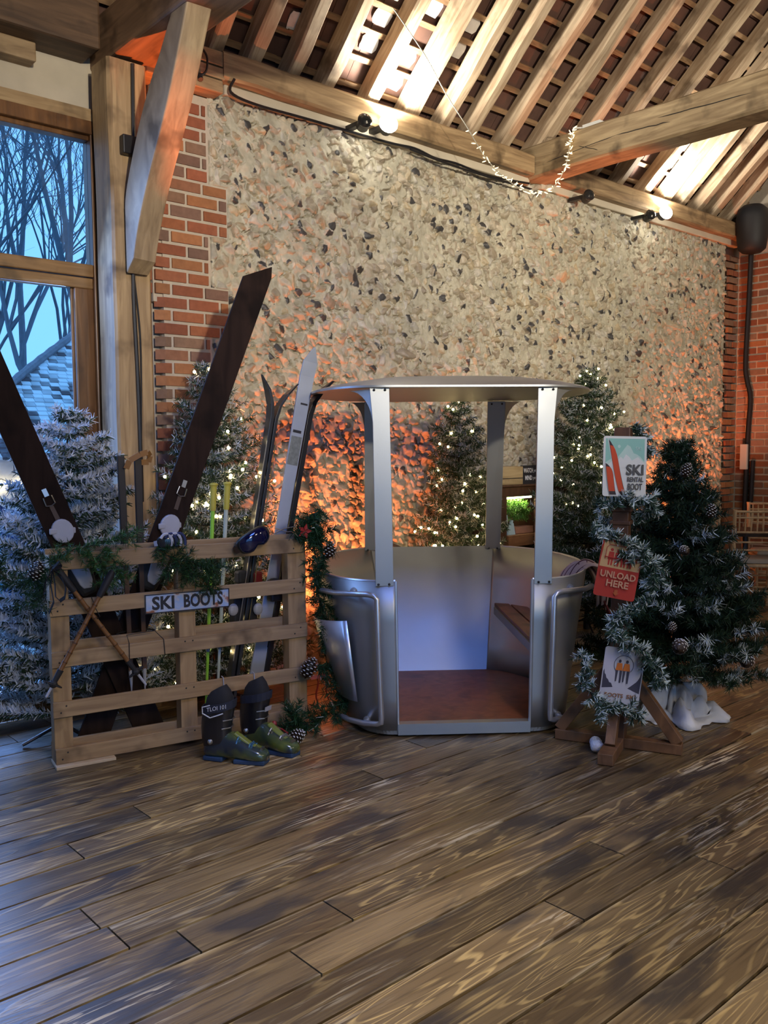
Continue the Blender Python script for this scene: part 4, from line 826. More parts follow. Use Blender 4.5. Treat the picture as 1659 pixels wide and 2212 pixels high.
def build_poles():
    cane = vcol('bamboo', .4, .25, 60, 0)
    def bamboo(label, a, b, v):
        a = pal(a[0], v, a[1]); b = pal(b[0], v, b[1]); d = (b - a).normalized(); L_ = (b - a).length
        t = thing('bamboo_ski_pole', label, 'ski pole', (a + b) / 2, 'bamboo poles crossed on the pallet front')
        pts = []; rr_ = []; n = 40
        for k in range(n + 1):
            f = k / n; r_ = .0105; 
            if k % 5 == 0: r_ = .0125
            pts.append(a + d * L_ * (.20 + .60 * f)); rr_.append(r_)
        mb = MB(); mb.tube(pts, rr_, 10, (.20, .085, .025)); 
        for k in range(0, n, 5): mb.tube([pts[k] - d * .003, pts[k] + d * .003], .0128, 10, (.09, .035, .012))
        mb.build('shaft', cane, t, smooth=True, angle=50)
        mb = MB(); mb.tube([a, a + d * .03, a + d * .12, a + d * L_ * .21], [.013, .018, .016, .014], 10); mb.build('grip', RUBBER, t, smooth=True)
        mb = MB(); e = a + d * L_ * .80; mb.tube([e - d * .01, e + d * .05], [.015, .012], 10); mb.ball(e + d * .06, .020, 10, 6, (1, 1, 1)); s = d.cross(PN).normalized()
        for q in range(4):
            g = (s * math.cos(q * 1.571 + .5) + PN * .35 * math.sin(q * 1.571 + .5)); mb.tube([e + d * .055, e + d * .062 + g * .042], .004, 5)
        mb.tube([e + d * .062 + (s * math.cos(x) + PN * .35 * math.sin(x)) * .042 for x in np.linspace(0, 6.283, 17)], .0035, 5); mb.build('basket', RUBBER, t)
        mb = MB(); mb.tube([e + d * .07, b - d * .005, b], [.007, .006, .002], 8); mb.build('tip', WHITEP, t)
    bamboo('bamboo ski pole crossing the pallet front from upper left to lower right', (.015, .97), (.425, .345), -.034)
    bamboo('bamboo ski pole crossing the pallet front from upper right to lower left', (.275, .925), (-.045, .36), -.060)
    mb = MB(); mb.tube([pal(.185, .0, .80), pal(.19, -.05, .755), pal(.205, -.075, .715), pal(.20, -.048, .70), pal(.185, -.002, .725)], .002, 5); tag(mb.build('tie_string', RUBBER), 'thin black cord tying the crossed bamboo poles to a slat', 'cord')
    mb = MB(); mb.tube([pal(.355, -.004, .478), pal(.355, -.006, .556), pal(.36, .06, .585), pal(.5, .06, .59), pal(.525, -.006, .556), pal(.53, -.006, .48), pal(.525, .02, .45)], .0022, 5); tag(mb.build('tie_string', RUBBER), 'thin black cord looped over the third pallet slat', 'cord')
    def flatpole(label, u, u1, lean):
        t = thing('wooden_ski_pole', label, 'ski pole', pal(u, .15, 0), 'dark ski poles upright behind the pallet')
        def q(z): return u + (u1 - u) * (1.465 - z) / 1.2
        mb = MB(); mb.beam(pal(q(.38), .15, .38), pal(q(1.0), .15, 1.0), .022, .018, PN); mb.build('shaft', STAIN, t)
        mb = MB(); mb.beam(pal(q(1.0), .15, 1.0), pal(q(1.465), .15, 1.465), .034, .024, PN); mb.build('handle', mat('blackened_wood', (.018, .012, .010), .6, noise=.2), t, bevel=.003)
        mb = MB(); mb.tube([pal(q(.38), .15, .385), pal(q(.27), .15, .262)], [.012, .002], 8); mb.build('tip', WHITEP, t)
        mb = MB(); mb.tube([pal(q(.56) + math.cos(x) * .06, .15 + .04 * math.sin(x), .575) for x in np.linspace(0, 6.283, 17)], .004, 5)
        for k in range(4): mb.tube([pal(q(.56), .15, .56), pal(q(.56) + math.cos(k * 1.57) * .06, .15 + .04 * math.sin(k * 1.57), .575)], .003, 4)
        mb.build('basket', RUBBER, t)
        return t, q
    flatpole('dark wooden ski pole upright behind the pallet, nearer the window', .378, .400, 0)
    t, q = flatpole('dark wooden ski pole with tan wrist strap in front of the oak post', .462, .468, 0)
    mb = MB(); c = pal(.472, .13, 1.452); pts = [c + PA * x + Vector((0, 0, z)) + PN * y for x, y, z in ((-.075, -.01, -.05), (-.06, -.02, -.01), (-.01, -.03, .02), (.03, -.02, .03), (.05, .01, .01), (.045, .02, -.02), (.0, .01, -.02))]
    for p0, p1 in zip(pts, pts[1:]): mb.beam(p0, p1, .028, .004, PN)
    mb.build('wrist_strap', mat('tan_leather', (.26, .12, .035), .55), t)
    lime = mat('lime_paint', (.30, .62, .05), .4, noise=.1); yel = mat('yellow_grip', (.50, .42, .06), .55, noise=.12); wh = mat('white_shaft', (.50, .55, .48), .4)
    for lab, a, b, v, m_ in (('lime green ski pole with yellow grip behind the pallet', (.858, 1.315), (.782, .012), .155, lime), ('white ski pole with yellow grip next to the lime green one', (.938, 1.318), (.845, .012), .165, wh)):
        a = pal(a[0], v, a[1]); b = pal(b[0], v, b[1]); d = (b - a).normalized(); t = thing('ski_pole', lab, 'ski pole', b, 'yellow-gripped ski poles')
        mb = MB(); mb.tube([a + d * .13, a + d * .6, b - d * .05], [.011, .010, .006], 10); mb.build('shaft', m_, t, smooth=True)
        mb = MB(); mb.tube([a + d * (.012 + .011 * k) for k in range(13)], [.021, .017, .019, .016, .0185, .016, .0185, .016, .018, .016, .017, .0165, .015], 10); mb.ball(a + d * .006, .024, 10, 6, (1, 1, .45)); mb.build('grip', yel, t, smooth=True, angle=70)
        mb = MB(); mb.tube([b - d * .06, b], [.006, .002], 6); mb.tube([b - d * .09, b - d * .085, b - d * .08], [.008, .035, .010], 12); mb.build('basket', RUBBER, t)
        mb = MB(); mb.tube([a + d * .55, a + d * .57], .0115, 10); mb.tube([a + d * .86, a + d * .89], .0108, 10); mb.build('band', mat('grey_band', (.12, .14, .15), .5), t)
build_poles()

def goggles(label, c, roll, lensm, strapm, s=1.0):
    t = thing('ski_goggles', label, 'ski goggles', c)
    ux = PA * math.cos(roll) + Vector((0, 0, math.sin(roll))); uz = -PA * math.sin(roll) + Vector((0, 0, math.cos(roll)))
    def P(x, y, n): return c + ux * x * s + uz * y * s - PN * n * s
    ol = []
    for k in range(28):
        a = 2 * math.pi * k / 28; x = .092 * math.copysign(abs(math.cos(a)) ** .7, math.cos(a)); y = .050 * math.copysign(abs(math.sin(a)) ** .75, math.sin(a))
        if y < 0: y *= 1 - .35 * math.exp(-(x / .02) ** 2)
        ol.append((x, y))
    mb = MB(); rg = [[P(x * f, y * f, n - 2.2 * (x * f) ** 2) for x, y in ol] for f, n in ((1, .005), (1.03, .02), (1.0, .032), (.93, .036))]; mb.rings(rg); mb.build('frame', BLACK, t, smooth=True)
    mb = MB(); rg = [[P(x * f, y * f, n - 2.2 * (x * f) ** 2) for x, y in ol] for f, n in ((.93, .034), (.8, .043), (.5, .048), (.15, .050))]; mb.rings(rg); mb.build('lens', lensm, t, smooth=True, angle=80)
    mb = MB()
    for sg in (-1, 1):
        pts = [P(sg * .09, 0, .01), P(sg * .105, -.005, -.02), P(sg * .08, -.01, -.06), P(sg * .03, -.012, -.075)]
        for p0, p1 in zip(pts, pts[1:]): mb.beam(p0, p1, .036 * s, .003, ux)
    mb.build('strap', strapm, t)
    return t
def build_goggles():
    lens = mat('blue_mirror_lens', (.004, .006, .05), .08, .4, coat=1)
    goggles('black ski goggles with blue mirrored lens on the top slat', pal(.985, -.055, 1.03), .50, lens, mat('brown_strap', (.06, .03, .02), .7))
    t = goggles('dark goggles bundled with blue and white straps on the top slat', pal(.565, -.02, 1.045), .1, mat('smoke_lens', (.02, .022, .03), .2, coat=.6), mat('white_strap', (.5, .5, .56), .7), .72)
    mb = MB()
    for k in range(4):
        c = pal(.535 + .022 * k, -.055, 1.04); mb.tube([c + PA * (.03 * math.cos(x)) + Vector((0, 0, .045 * math.sin(x))) for x in np.linspace(-.4, 2.6, 9)], .0075, 6, ((.52, .52, .58), (.02, .03, .10))[k % 2])
    mb.build('striped_strap', VC, t, smooth=True)
build_goggles()

# ------------------------------------------------------------------ evergreen garlands
def garland(label, name, paths, r, cols, dens=520, ln=.034, wd=.004, twig=.07, parent=None, step=.035, stem=True, spread=.8, cat='garland'):
    segs = []; rr = random.Random(len(label)); mb = MB(); allp = []
    for path in paths:
        P = [Vector(p) for p in path]; pts = []
        for i in range(len(P) - 1):
            m = max(1, int((P[i + 1] - P[i]).length / step))
            for k in range(m): pts.append(P[i].lerp(P[i + 1], k / m))
        pts.append(P[-1]); mb.tube(pts, .003, 5) if len(pts) > 1 else None
        for i in range(len(pts) - 1):
            a, b = pts[i], pts[i + 1]; d = (b - a).normalized(); segs.append((a, b + d * .01, 1.0))
            for k in range(3):
                e = Vector((rr.gauss(0, 1), rr.gauss(0, 1), rr.gauss(-.1, .8))); e -= d * e.dot(d); e = (e.normalized() * r + d * rr.uniform(.2, .8)).normalized()
                segs.append((a, a + e * twig * rr.uniform(.6, 1.3), rr.uniform(.5, 1.2)))
    V, F, C = needles(segs, dens, ln, wd, cols, spread); t = thing(name, label, cat, paths[0][0])
    np_mesh('foliage', V, F, C, NEEDLE, t); mb.build('stem', BARK, t); return t
def G_(L_): return [pal(*p) for p in L_]
CED = fir_cols([(.02, .075, .018), (.035, .11, .025), (.06, .15, .04), (.012, .045, .015)], (.4, .5, .4), .02)
DKG = fir_cols([(.008, .035, .014), (.012, .050, .020), (.02, .07, .025)], (.5, .55, .5), .015)
def build_garlands():
    garland('green cedar sprays draped over the left of the top pallet slat', 'evergreen_garland', [G_([(.0, -.03, .99), (.11, -.03, 1.035), (.24, -.03, 1.055), (.37, -.02, 1.075), (.43, .0, 1.07)]), G_([(.15, -.04, 1.02), (.18, -.045, .98), (.195, -.04, .93)]), G_([(.24, -.04, 1.03), (.285, -.05, .97), (.30, -.04, .90), (.325, -.035, .86)]), G_([(.22, -.04, 1.0), (.235, -.03, .92), (.235, -.02, .84)])], .7, CED, ln=.030, wd=.0035, twig=.075)
    garland('dark evergreen garland hanging off the left end of the pallet', 'evergreen_garland', [G_([(.03, -.035, .98), (-.05, -.04, .92), (-.12, -.04, .885), (-.19, -.03, .92), (-.24, -.02, 1.0)]), G_([(-.03, -.04, .93), (-.055, -.04, .85), (-.085, -.03, .78)])], .7, DKG, twig=.075)
    garland('dark evergreen spray on the pallet above the boots sign', 'evergreen_garland', [G_([(.49, -.03, 1.01), (.56, -.05, .965), (.65, -.05, .945), (.74, -.05, .89), (.83, -.045, .90)]), G_([(.63, -.05, .95), (.66, -.05, .88), (.68, -.045, .82)]), G_([(.74, -.05, .95), (.75, -.055, .85), (.735, -.05, .775)]), G_([(.58, -.05, .96), (.56, -.05, .90), (.53, -.045, .84)])], .7, fir_cols([(.008, .030, .010), (.014, .05, .016), (.03, .09, .025)], (.4, .5, .4), .01), twig=.08)
    garland('dark evergreen garland with red flower hanging down the right edge of the pallet', 'evergreen_garland', [G_([(1.375, -.05, 1.17), (1.36, -.05, 1.05), (1.385, -.06, .92), (1.345, -.06, .77), (1.37, -.06, .64), (1.39, -.06, .54), (1.43, -.06, .43)]), G_([(1.34, -.07, .33), (1.44, -.09, .28), (1.50, -.10, .20), (1.46, -.12, .13)]), G_([(1.23, -.04, 1.02), (1.30, -.05, 1.03), (1.375, -.05, 1.01)]), G_([(1.35, -.05, 1.0), (1.31, -.05, 1.09), (1.30, -.05, 1.15)]), G_([(1.47, -.14, .16), (1.36, -.15, .08), (1.24, -.15, .05), (1.12, -.16, .05)]), G_([(1.16, -.16, .06), (1.13, -.17, .13)]), G_([(1.38, -.07, .52), (1.47, -.10, .40), (1.52, -.10, .28)])], .6, DKG, dens=720, ln=.042, wd=.0045, twig=.10)
    g = [o for o in bpy.data.objects if o.name == 'evergreen_garland.003'][0]
    mb = MB(); c = pal(1.265, -.085, 1.06)
    for k in range(5):
        a = k * 1.257; d = PA * math.cos(a) + Vector((0, 0, math.sin(a))); s = PA * -math.sin(a) + Vector((0, 0, math.cos(a)))
        mb.add([c, c + d * .02 + s * .011 - PN * .004, c + d * .042 - PN * .002, c + d * .02 - s * .011 - PN * .004], [(0, 1, 2, 3)])
    mb.build('red_flower', mat('red_velvet', (.28, .010, .008), .7), g, solid=.002)
    red = mat('red_ribbon', (.38, .030, .012), .5)
    mb = MB(); q = [pal(1.30, -.06, .275), pal(1.40, -.075, .28), pal(1.405, -.08, .262), pal(1.30, -.065, .255)]; mb.prism(q, -PN * .003)
    for u, dz, w_ in ((1.335, .16, .012), (1.395, .13, .010)):
        P = [pal(u + .006 * math.sin(k * 1.3), -.07 - .004 * math.cos(k), .26 - dz * k / 6) for k in range(7)]
        for p0, p1 in zip(P, P[1:]): mb.beam(p0, p1, w_ * 1.4, .002, PA)
    tag(mb.build('red_ribbon', red), 'red ribbon tied below the large pine cone on the garland', 'ribbon')
    blk = mat('black_ribbon', (.010, .008, .010), .9)
    mb = MB(); c = pal(.0, -.075, .955)
    for path in ([(0, 0), (.035, -.03), (.055, -.09), (.05, -.135), (.03, -.15), (.012, -.13), (.01, -.07), (0, 0)], [(0, 0), (-.03, -.05), (-.045, -.11), (-.03, -.15)], [(0, 0), (-.01, -.07), (.0, -.15), (-.02, -.2)], [(0, 0), (.04, .015), (.03, .035), (0, 0)]):
        P = [c + PA * x + Vector((0, 0, z)) - PN * (.01 * math.sin(i)) for i, (x, z) in enumerate(path)]
        for p0, p1 in zip(P, P[1:]): mb.beam(p0, p1, .024, .002, PA)
    tag(mb.build('ribbon_bow', blk), 'black ribbon bow with long tails at the left top corner of the pallet', 'ribbon')
build_garlands()

# ------------------------------------------------------------------ ski boots
def ski_boot(label, heel, toe, up, detail):
    heel = Vector((*heel, 0)); toe = Vector((*toe, 0)); d = (toe - heel).normalized(); s = Vector((d.y, -d.x, 0)); L_ = .325; k_ = L_ / .325
    t = thing('ski_boot', label, 'ski boot', (heel + toe) / 2, 'pair of ski boots in front of the pallet')
    def P(x, y, z): return heel + d * x * k_ + s * y * k_ + Vector((0, 0, z * k_))
    def ring(x, zc, hw, hh, n=18, tilt=0, sq=.75):
        out = []
        for i in range(n):
            a = 2 * math.pi * i / n; y = hw * math.copysign(abs(math.cos(a)) ** sq, math.cos(a)); z = hh * math.copysign(abs(math.sin(a)) ** sq, math.sin(a)); out.append(P(x + tilt * z, y, zc + z))
        return out
    mb = MB(); mb.rings([ring(.005, .050, .030, .028), ring(.02, .058, .040, .042), ring(.07, .068, .043, .053), ring(.12, .078, .044, .063), ring(.165, .078, .047, .063, tilt=-.25), ring(.205, .066, .051, .051, tilt=-.3), ring(.245, .054, .053, .040, tilt=-.2), ring(.285, .046, .050, .031), ring(.313, .040, .040, .024), ring(.325, .036, .026, .016)]); mb.build('lower_shell', SHELL, t, smooth=True, angle=70)
    mb = MB()
    for x0, x1, w0, w1 in ((0, .105, .034, .040), (.165, .322, .046, .036)): mb.hexa([P(x0, -w0, 0), P(x1, -w1, 0), P(x1, w1, 0), P(x0, w0, 0), P(x0, -w0, .022), P(x1, -w1, .024), P(x1, w1, .024), P(x0, w0, .022)])
    mb.build('sole', mat('blue_sole', (.018, .045, .11), .5, noise=.3), t, bevel=.006)
    def cuff(zs, grow=1.0):
        rg = []
        for z, x0, x1, hw in zs:
            rg.append([P((x0 + x1) / 2 + (x1 - x0) / 2 * math.copysign(abs(math.cos(a)) ** .8, math.cos(a)) , hw * grow * math.copysign(abs(math.sin(a)) ** .8, math.sin(a)), z + .02 * math.cos(a)) for a in np.linspace(0, 2 * math.pi, 19)[:-1]])
        return rg
    mb = MB(); mb.rings(cuff([(.085, -.004, .135, .046), (.13, -.012, .135, .049), (.18, -.014, .142, .052), (.23, -.008, .152, .055), (.262, .002, .158, .056)])); mb.build('cuff', BOOTB, t, smooth=True, angle=60)
    mb = MB(); mb.rings(cuff([(.24, .01, .148, .047), (.29, .012, .150, .048), (.325, .02, .135, .040), (.352, .04, .115, .028)])); mb.build('liner', mat('boot_liner', (.010, .010, .013), .85), t, smooth=True, angle=60)
    mb = MB(); mb.rings(cuff([(.245, -.004, .160, .0585), (.285, -.004, .165, .0585)]), cap=False); mb.build('power_strap', mat('strap_navy', (.014, .018, .035), .7), t, solid=.003)
    mb = MB()                      # tongue ridge over the instep
    mb.rings([[P(x + dx, y, z) for dx, y, z in ((0, -.02, zz), (0, .02, zz), (.004, .015, zz + .01), (.004, -.015, zz + .01))] for x, zz in ((.275, .066), (.235, .088), (.195, .113), (.16, .135))]); mb.build('instep_ridge', mat('olive_ridge', (.16, .19, .04), .35, coat=.4), t, bevel=.003)
    bl = mat('buckle_blue', (.12, .30, .50), .25, .8); si = STEEL
    for x, z, m_ in ((.185, .120, bl if detail else si), (.245, .092, bl if detail else si)):
        mb = MB()
        for q in (-.030, -.010, .010, .030): mb.box(P(x + abs(q) * .25, q, z - abs(q) * .35), (.016, .016, .012), Matrix.Rotation(math.atan2(d.y, d.x), 3, 'Z'))
        mb.tube([P(x, -.045, z - .022), P(x, -.02, z + .004), P(x, .02, z + .004), P(x, .046, z - .022)], .005, 6); mb.build('buckle', m_, t, bevel=.002)
    mb = MB()
    for z, x in ((.205, .150), (.165, .142)): mb.tube([P(x * .35, -.056, z), P(x * .8, -.050, z + .004), P(x, -.02, z + .004), P(x + .002, .02, z + .004), P(x * .8, .05, z + .002)], .003, 5)
    mb.build('buckle_wire', si, t)
    mb = MB(); mb.ball(P(.05, .046, .10), .014, 10, 6, (1, 1, 1)); mb.ball(P(.05, -.046, .10), .014, 10, 6); mb.box(P(.30, .0, .074), (.012, .03, .010), Matrix.Rotation(math.atan2(d.y, d.x), 3, 'Z')); mb.build('hinge_bolt', si, t)
    if detail:
        uf = (P(.165, .0, .262) - P(.06, .060, .255)).normalized()
        o = P(.045, .0660, .250); ux = (P(.145, .0585, .272) - o).normalized()
        text_obj('TLOI 101', mat('white_print', (.6, .62, .7), .5), t, o, ux, Vector((0, 0, 1)), .100, .020, .001)
        mb = MB(); mb.tube([P(.06, .0645, .282), P(.02, .062, .270), P(.02, .061, .240), P(.06, .063, .222), P(.10, .0605, .236), P(.125, .057, .246)], .003, 5); mb.build('badge_outline', mat('white_print', (.6, .62, .7), .5), t)
    else:
        mb = MB(); mb.prism([P(.152, -.02, .205), P(.152, .028, .205), P(.156, .028, .228), P(.156, -.02, .228)], d * .004); mb.build('care_label', mat('grey_label', (.34, .34, .40), .6), t)
        mb = MB(); mb.tube([P(.14, -.045, .118), P(.20, -.055, .10), P(.235, -.050, .088)], .004, 5); mb.ball(P(.15, -.05, .125), .014, 8, 6); mb.build('red_lever', mat('red_lever', (.25, .02, .02), .4), t)
    return t
def shell_mat():
    m, N, L, b = nt('boot_shell'); tc = N.new('ShaderNodeTexCoord'); n = N.new('ShaderNodeTexNoise'); n.inputs['Scale'].default_value = 9; L.new(tc.outputs['Object'], n.inputs['Vector'])
    cr = N.new('ShaderNodeValToRGB'); e = cr.color_ramp.elements; e[0].position = .36; e[0].color = (.018, .030, .05, 1); e[1].position = .62; e[1].color = (.12, .145, .03, 1); e2 = e.new(.48); e2.color = (.05, .075, .035, 1); L.new(n.outputs[0], cr.inputs[0]); L.new(cr.outputs[0], b.inputs['Base Color']); b.inputs['Roughness'].default_value = .22; b.inputs['Coat Weight'].default_value = .6
    return m
SHELL = shell_mat(); BOOTB = mat('boot_black', (.012, .012, .016), .3, coat=.3)
ski_boot('front ski boot, black cuff with white badge over green shell, nearer the camera', (2.125, 3.715), (2.29, 3.455), 0, True)
ski_boot('rear ski boot, plain black cuff with grey label, nearer the gondola', (2.36, 3.735), (2.455, 3.44), 0, False)
for u, lab in ((.83, 'small white wire hook over the fourth slat behind the front boot'), (1.0, 'small white wire hook over the fourth slat behind the rear boot')):
    mb = MB(); mb.tube([pal(u, .02, .322), pal(u, -.004, .318), pal(u + .002, -.006, .27), pal(u + .02, -.015, .255)], .003, 6); tag(mb.build('wire_hook', WHITEP), lab, 'hook', 'wire hooks on the pallet')

# ------------------------------------------------------------------ aluminium gondola cabin
GO, GE, GD_ = Vector((3.27 + .025 * .78, 3.11 - .025 * .62, 0)), Vector((.7826, -.6225, 0)), Vector((.6225, .7826, 0))
def gon(u, w_, z): return GO + GE * u + GD_ * w_ + Vector((0, 0, z))
RIM = [(.355, 0), (.47, .012), (.60, .10), (.70, .27), (.77, .50), (.795, .75), (.77, 1.0), (.68, 1.25), (.55, 1.42), (.42, 1.52)]
BOT = [(.345, 0), (.43, .012), (.52, .08), (.58, .21), (.615, .40), (.62, .55), (.575, .75), (.485, .92), (.385, 1.03), (.30, 1.08)]
def spline(P, m=5):
    out = []
    for i in range(len(P) - 1):
        p0, p1, p2, p3 = (np.array(P[max(0, min(len(P) - 1, j))]) for j in (i - 1, i, i + 1, i + 2))
        for t in np.linspace(0, 1, m + 1)[:-1]: out.append(.5 * (2 * p1 + (p2 - p0) * t + (2 * p0 - 5 * p1 + 4 * p2 - p3) * t * t + (3 * p1 - p0 - 3 * p2 + p3) * t ** 3))
    return out + [np.array(P[-1])]
RS, BS = spline(RIM), spline(BOT)
Z0, Z1 = .035, .815
def wall_pt(i, z):
    f = (z - Z0) / (Z1 - Z0); return BS[i] * (1 - f) + RS[i] * f
def build_gondola():
    t = thing('ski_gondola_cabin', 'open sided brushed aluminium ski gondola cabin with domed roof', 'gondola cabin', gon(0, .7, 0))
    n = len(RS)
    for sg in (-1, 1):
        mb = MB(); zs = [Z0, .2, .4, .6, Z1]; vs = []; fs = []
        for z in zs:
            for i in range(n): p = wall_pt(i, z); vs.append(gon(sg * p[0], p[1], z))
        for k in range(len(zs) - 1):
            for i in range(n - 1):
                f = (k * n + i, k * n + i + 1, (k + 1) * n + i + 1, (k + 1) * n + i); fs.append(f if sg > 0 else f[::-1])
        mb.add(vs, fs); sp = mb.build('side_panel', ALU, t, smooth=True, angle=50, solid=.012)
        mb = MB(); mb.tube([gon(sg * RS[i][0], RS[i][1], Z1) for i in range(n)], .0075, 6); mb.tube([gon(sg * .352, -.002, Z1), gon(sg * .343, -.002, Z0)], .007, 6); mb.build('edge_trim', ALUT, sp, smooth=True)
    mb = MB(); b0, r0 = BS[-1], RS[-1]
    vs = [gon(-b0[0], b0[1], Z0), gon(b0[0], b0[1], Z0), gon(r0[0], r0[1], Z1), gon(-r0[0], r0[1], Z1)]; mb.add(vs, [(0, 1, 2, 3)]); mb.build('back_panel', ALU, t, solid=.012)
    # floor, sill and plinth
    mb = MB(); ol = [(p[0] * .985, p[1]) for p in BS]; poly = [gon(u, w_ + .012, .066) for u, w_ in ol] + [gon(-u, w_ + .012, .066) for u, w_ in ol[::-1]]; mb.prism(poly, (0, 0, -.02))
    mb.build('floor_board', wood('red_brown_board', (.22, .062, .020), (.36, .115, .040), scale=(6, 6, 6), rough=.30, coat=.3), t)
    mb = MB(); mb.hexa([gon(-.345, -.012, .012), gon(.345, -.012, .012), gon(.345, .035, .012), gon(-.345, .035, .012), gon(-.345, -.012, .070), gon(.345, -.012, .070), gon(.345, .035, .072), gon(-.345, .035, .072)])
    ol = [(p[0] * 1.0, p[1] * 1.0) for p in BS]
    for sg in (-1, 1):
        for i in range(len(ol) - 1):
            (u0, w0), (u1, w1) = ol[i], ol[i + 1]; mb.hexa([gon(sg * u0 * .97, w0 + .004, .012), gon(sg * u1 * .97, w1 + .002, .012), gon(sg * u1 * .93, w1, .012), gon(sg * u0 * .93, w0 + .03, .012), gon(sg * u0, w0 - .002, .05), gon(sg * u1, w1, .05), gon(sg * u1 * .95, w1, .05), gon(sg * u0 * .95, w0 + .03, .05)])
    mb.build('sill', ALU, t, bevel=.004)
    mb = MB(); poly = [gon(u * .88, w_ * .9 + .07, 0) for u, w_ in ol] + [gon(-u * .88, w_ * .9 + .07, 0) for u, w_ in ol[::-1]]; mb.prism(poly, (0, 0, .03)); mb.build('plinth', BLACK, t)
    # four plate posts with rounded gussets under the roof
    for sg in (-1, 1):
        def fp(u, z, w_=0): return gon(sg * u, -.008 + w_, z)
        mb = MB(); poly = [fp(.362, .79), fp(.455, .79), fp(.463, 1.62), fp(.380, 1.795), fp(.380, 1.795)][:3] + [fp(.478, 1.795), fp(.378, 1.795)]
        mb.prism(poly, GD_ * .012); po = mb.build('post', ALU, t, bevel=.002)
        mb = MB(); g = [gon(sg * .462, -.002, 1.60)]
        for k in range(9):
            a = k / 8 * math.pi / 2; x = .135 * (1 - math.cos(a)); z = 1.60 + .185 * math.sin(a); g.append(gon(sg * (.462 + x * .86), -.002 + x * .62, z))
        g.append(gon(sg * .470, -.002, 1.79)); mb.prism(g, GD_ * .010); mb.build('gusset', ALU, po)
        mb = MB()
        for u, z in ((.385, .80), (.44, .80), (.40, 1.785), (.455, 1.785)): mb.ball(fp(u, z, -.004), .0065, 8, 6, (1, 1, 1))
        mb.build('bolt', BLACK, po)
        mb = MB(); rear = [gon(sg * .365, 1.50, .80), gon(sg * .462, 1.47, .80), gon(sg * .462, 1.30, 1.792), gon(sg * .350, 1.33, 1.792)]; mb.prism(rear, GD_ * .012); po = mb.build('post', ALU, t, bevel=.002)
        mb = MB(); g = [gon(sg * .462, 1.335, 1.60)]
        for k in range(9):
            a = k / 8 * math.pi / 2; x = .12 * (1 - math.cos(a)); z = 1.60 + .185 * math.sin(a); g.append(gon(sg * (.462 + x * .8), 1.335 - (z - 1.6) * .17 - x * .6, z))
        g.append(gon(sg * .462, 1.302, 1.79)); mb.prism(g, GD_ * .010); mb.build('gusset', ALU, po)
        mb = MB()
        for u, z, w_ in ((.385, .805, 1.475), (.44, .805, 1.468), (.375, 1.775, 1.318), (.44, 1.775, 1.30)): mb.ball(gon(sg * u, w_, z), .0065, 8, 6)
        mb.build('bolt', BLACK, po)
    # roof: shallow dome with a thin rolled edge
    ro = spline([(.0, -.035), (.30, -.035), (.47, -.025), (.60, .06), (.70, .22), (.77, .44), (.80, .68), (.775, .92), (.69, 1.13), (.56, 1.29), (.43, 1.37), (.22, 1.385), (.0, 1.385)], 4)
    ring = [(p[0], p[1]) for p in ro] + [(-p[0], p[1]) for p in ro[::-1][1:-1]]
    c = (0, .68)
    def rr_(f, z): return [gon(c[0] + (u - c[0]) * f, c[1] + (w_ - c[1]) * f, z) for u, w_ in ring]
    mb = MB(); mb.rings([rr_(.0, 1.806), rr_(.5, 1.806), rr_(.96, 1.798), rr_(.985, 1.794), rr_(1.0, 1.798), rr_(1.0, 1.808), rr_(.97, 1.818), rr_(.85, 1.840), rr_(.6, 1.872), rr_(.3, 1.892), rr_(.02, 1.897)]); mb.build('roof', ALU, t, smooth=True, angle=35)
    # hand rails
    for sg in (-1, 1):
        top = [(.735, .24, .735), (.66, .10, .742), (.57, .0, .752), (.50, -.055, .757), (.468, -.072, .752), (.452, -.076, .735)]
        bot = [(.434, -.076, .125), (.436, -.074, .100), (.455, -.06, .090), (.52, -.005, .078), (.60, .10, .068), (.655, .22, .060)]
        mb = MB(); mb.tube([gon(sg * u, w_, z) for u, w_, z in top + [(.446, -.077, .5), (.44, -.077, .3)] + bot], .0145, 12); hr = mb.build('hand_rail', ALUT, t, smooth=True)
        for (u, w_, z), (u1, w1) in zip(((.575, .0, .752), (.53, .0, .077)), ((.565, .065), (.50, .05))):
            a = gon(sg * u, w_, z); b = gon(sg * u1, w1, z + .005); mb = MB(); mb.tube([a, b], .010, 10); mb.tube([a.lerp(b, .8), b], .020, 14); mb.build('standoff', ALUT, hr, smooth=True)
    # curved ski pocket on the left side
    mb = MB(); vs = []; fs = []; m = 14
    for z, bulge in ((.17, .03), (.55, .085)):
        for k in range(m + 1):
            f = k / m; i = 10 + f * 13; i0 = int(i); fr = i - i0; p = wall_pt(i0, z) * (1 - fr) + wall_pt(min(i0 + 1, n - 1), z) * fr
            q = wall_pt(min(i0 + 1, n - 1), z) - wall_pt(i0, z); nrm = np.array([q[1], -q[0]]); nrm /= np.linalg.norm(nrm)
            o = .012 + bulge * math.sin(math.pi * (.10 + .9 * f)); p = p + nrm * o; vs.append(gon(-p[0], p[1], z + (.05 * (1 - f) if z > .3 else 0)))
    for k in range(m): fs.append((k, k + 1, m + 2 + k, m + 1 + k))
    mb.add(vs, fs); pk = mb.build('ski_pocket', ALUT, t, smooth=True, solid=.004)
    # bench of brown slats along the right inside
    slm = wood('bench_slat_wood', (.20, .065, .034), (.33, .12, .06), rot=(0, 0, R(51)), scale=(2, 14, 14), rough=.45)
    bench = None
    def half(w_):      # inside half-width at bench height
        ps = [wall_pt(i, .46) for i in range(n)]; return float(np.interp(w_, [p[1] for p in ps], [p[0] for p in ps])) - .016
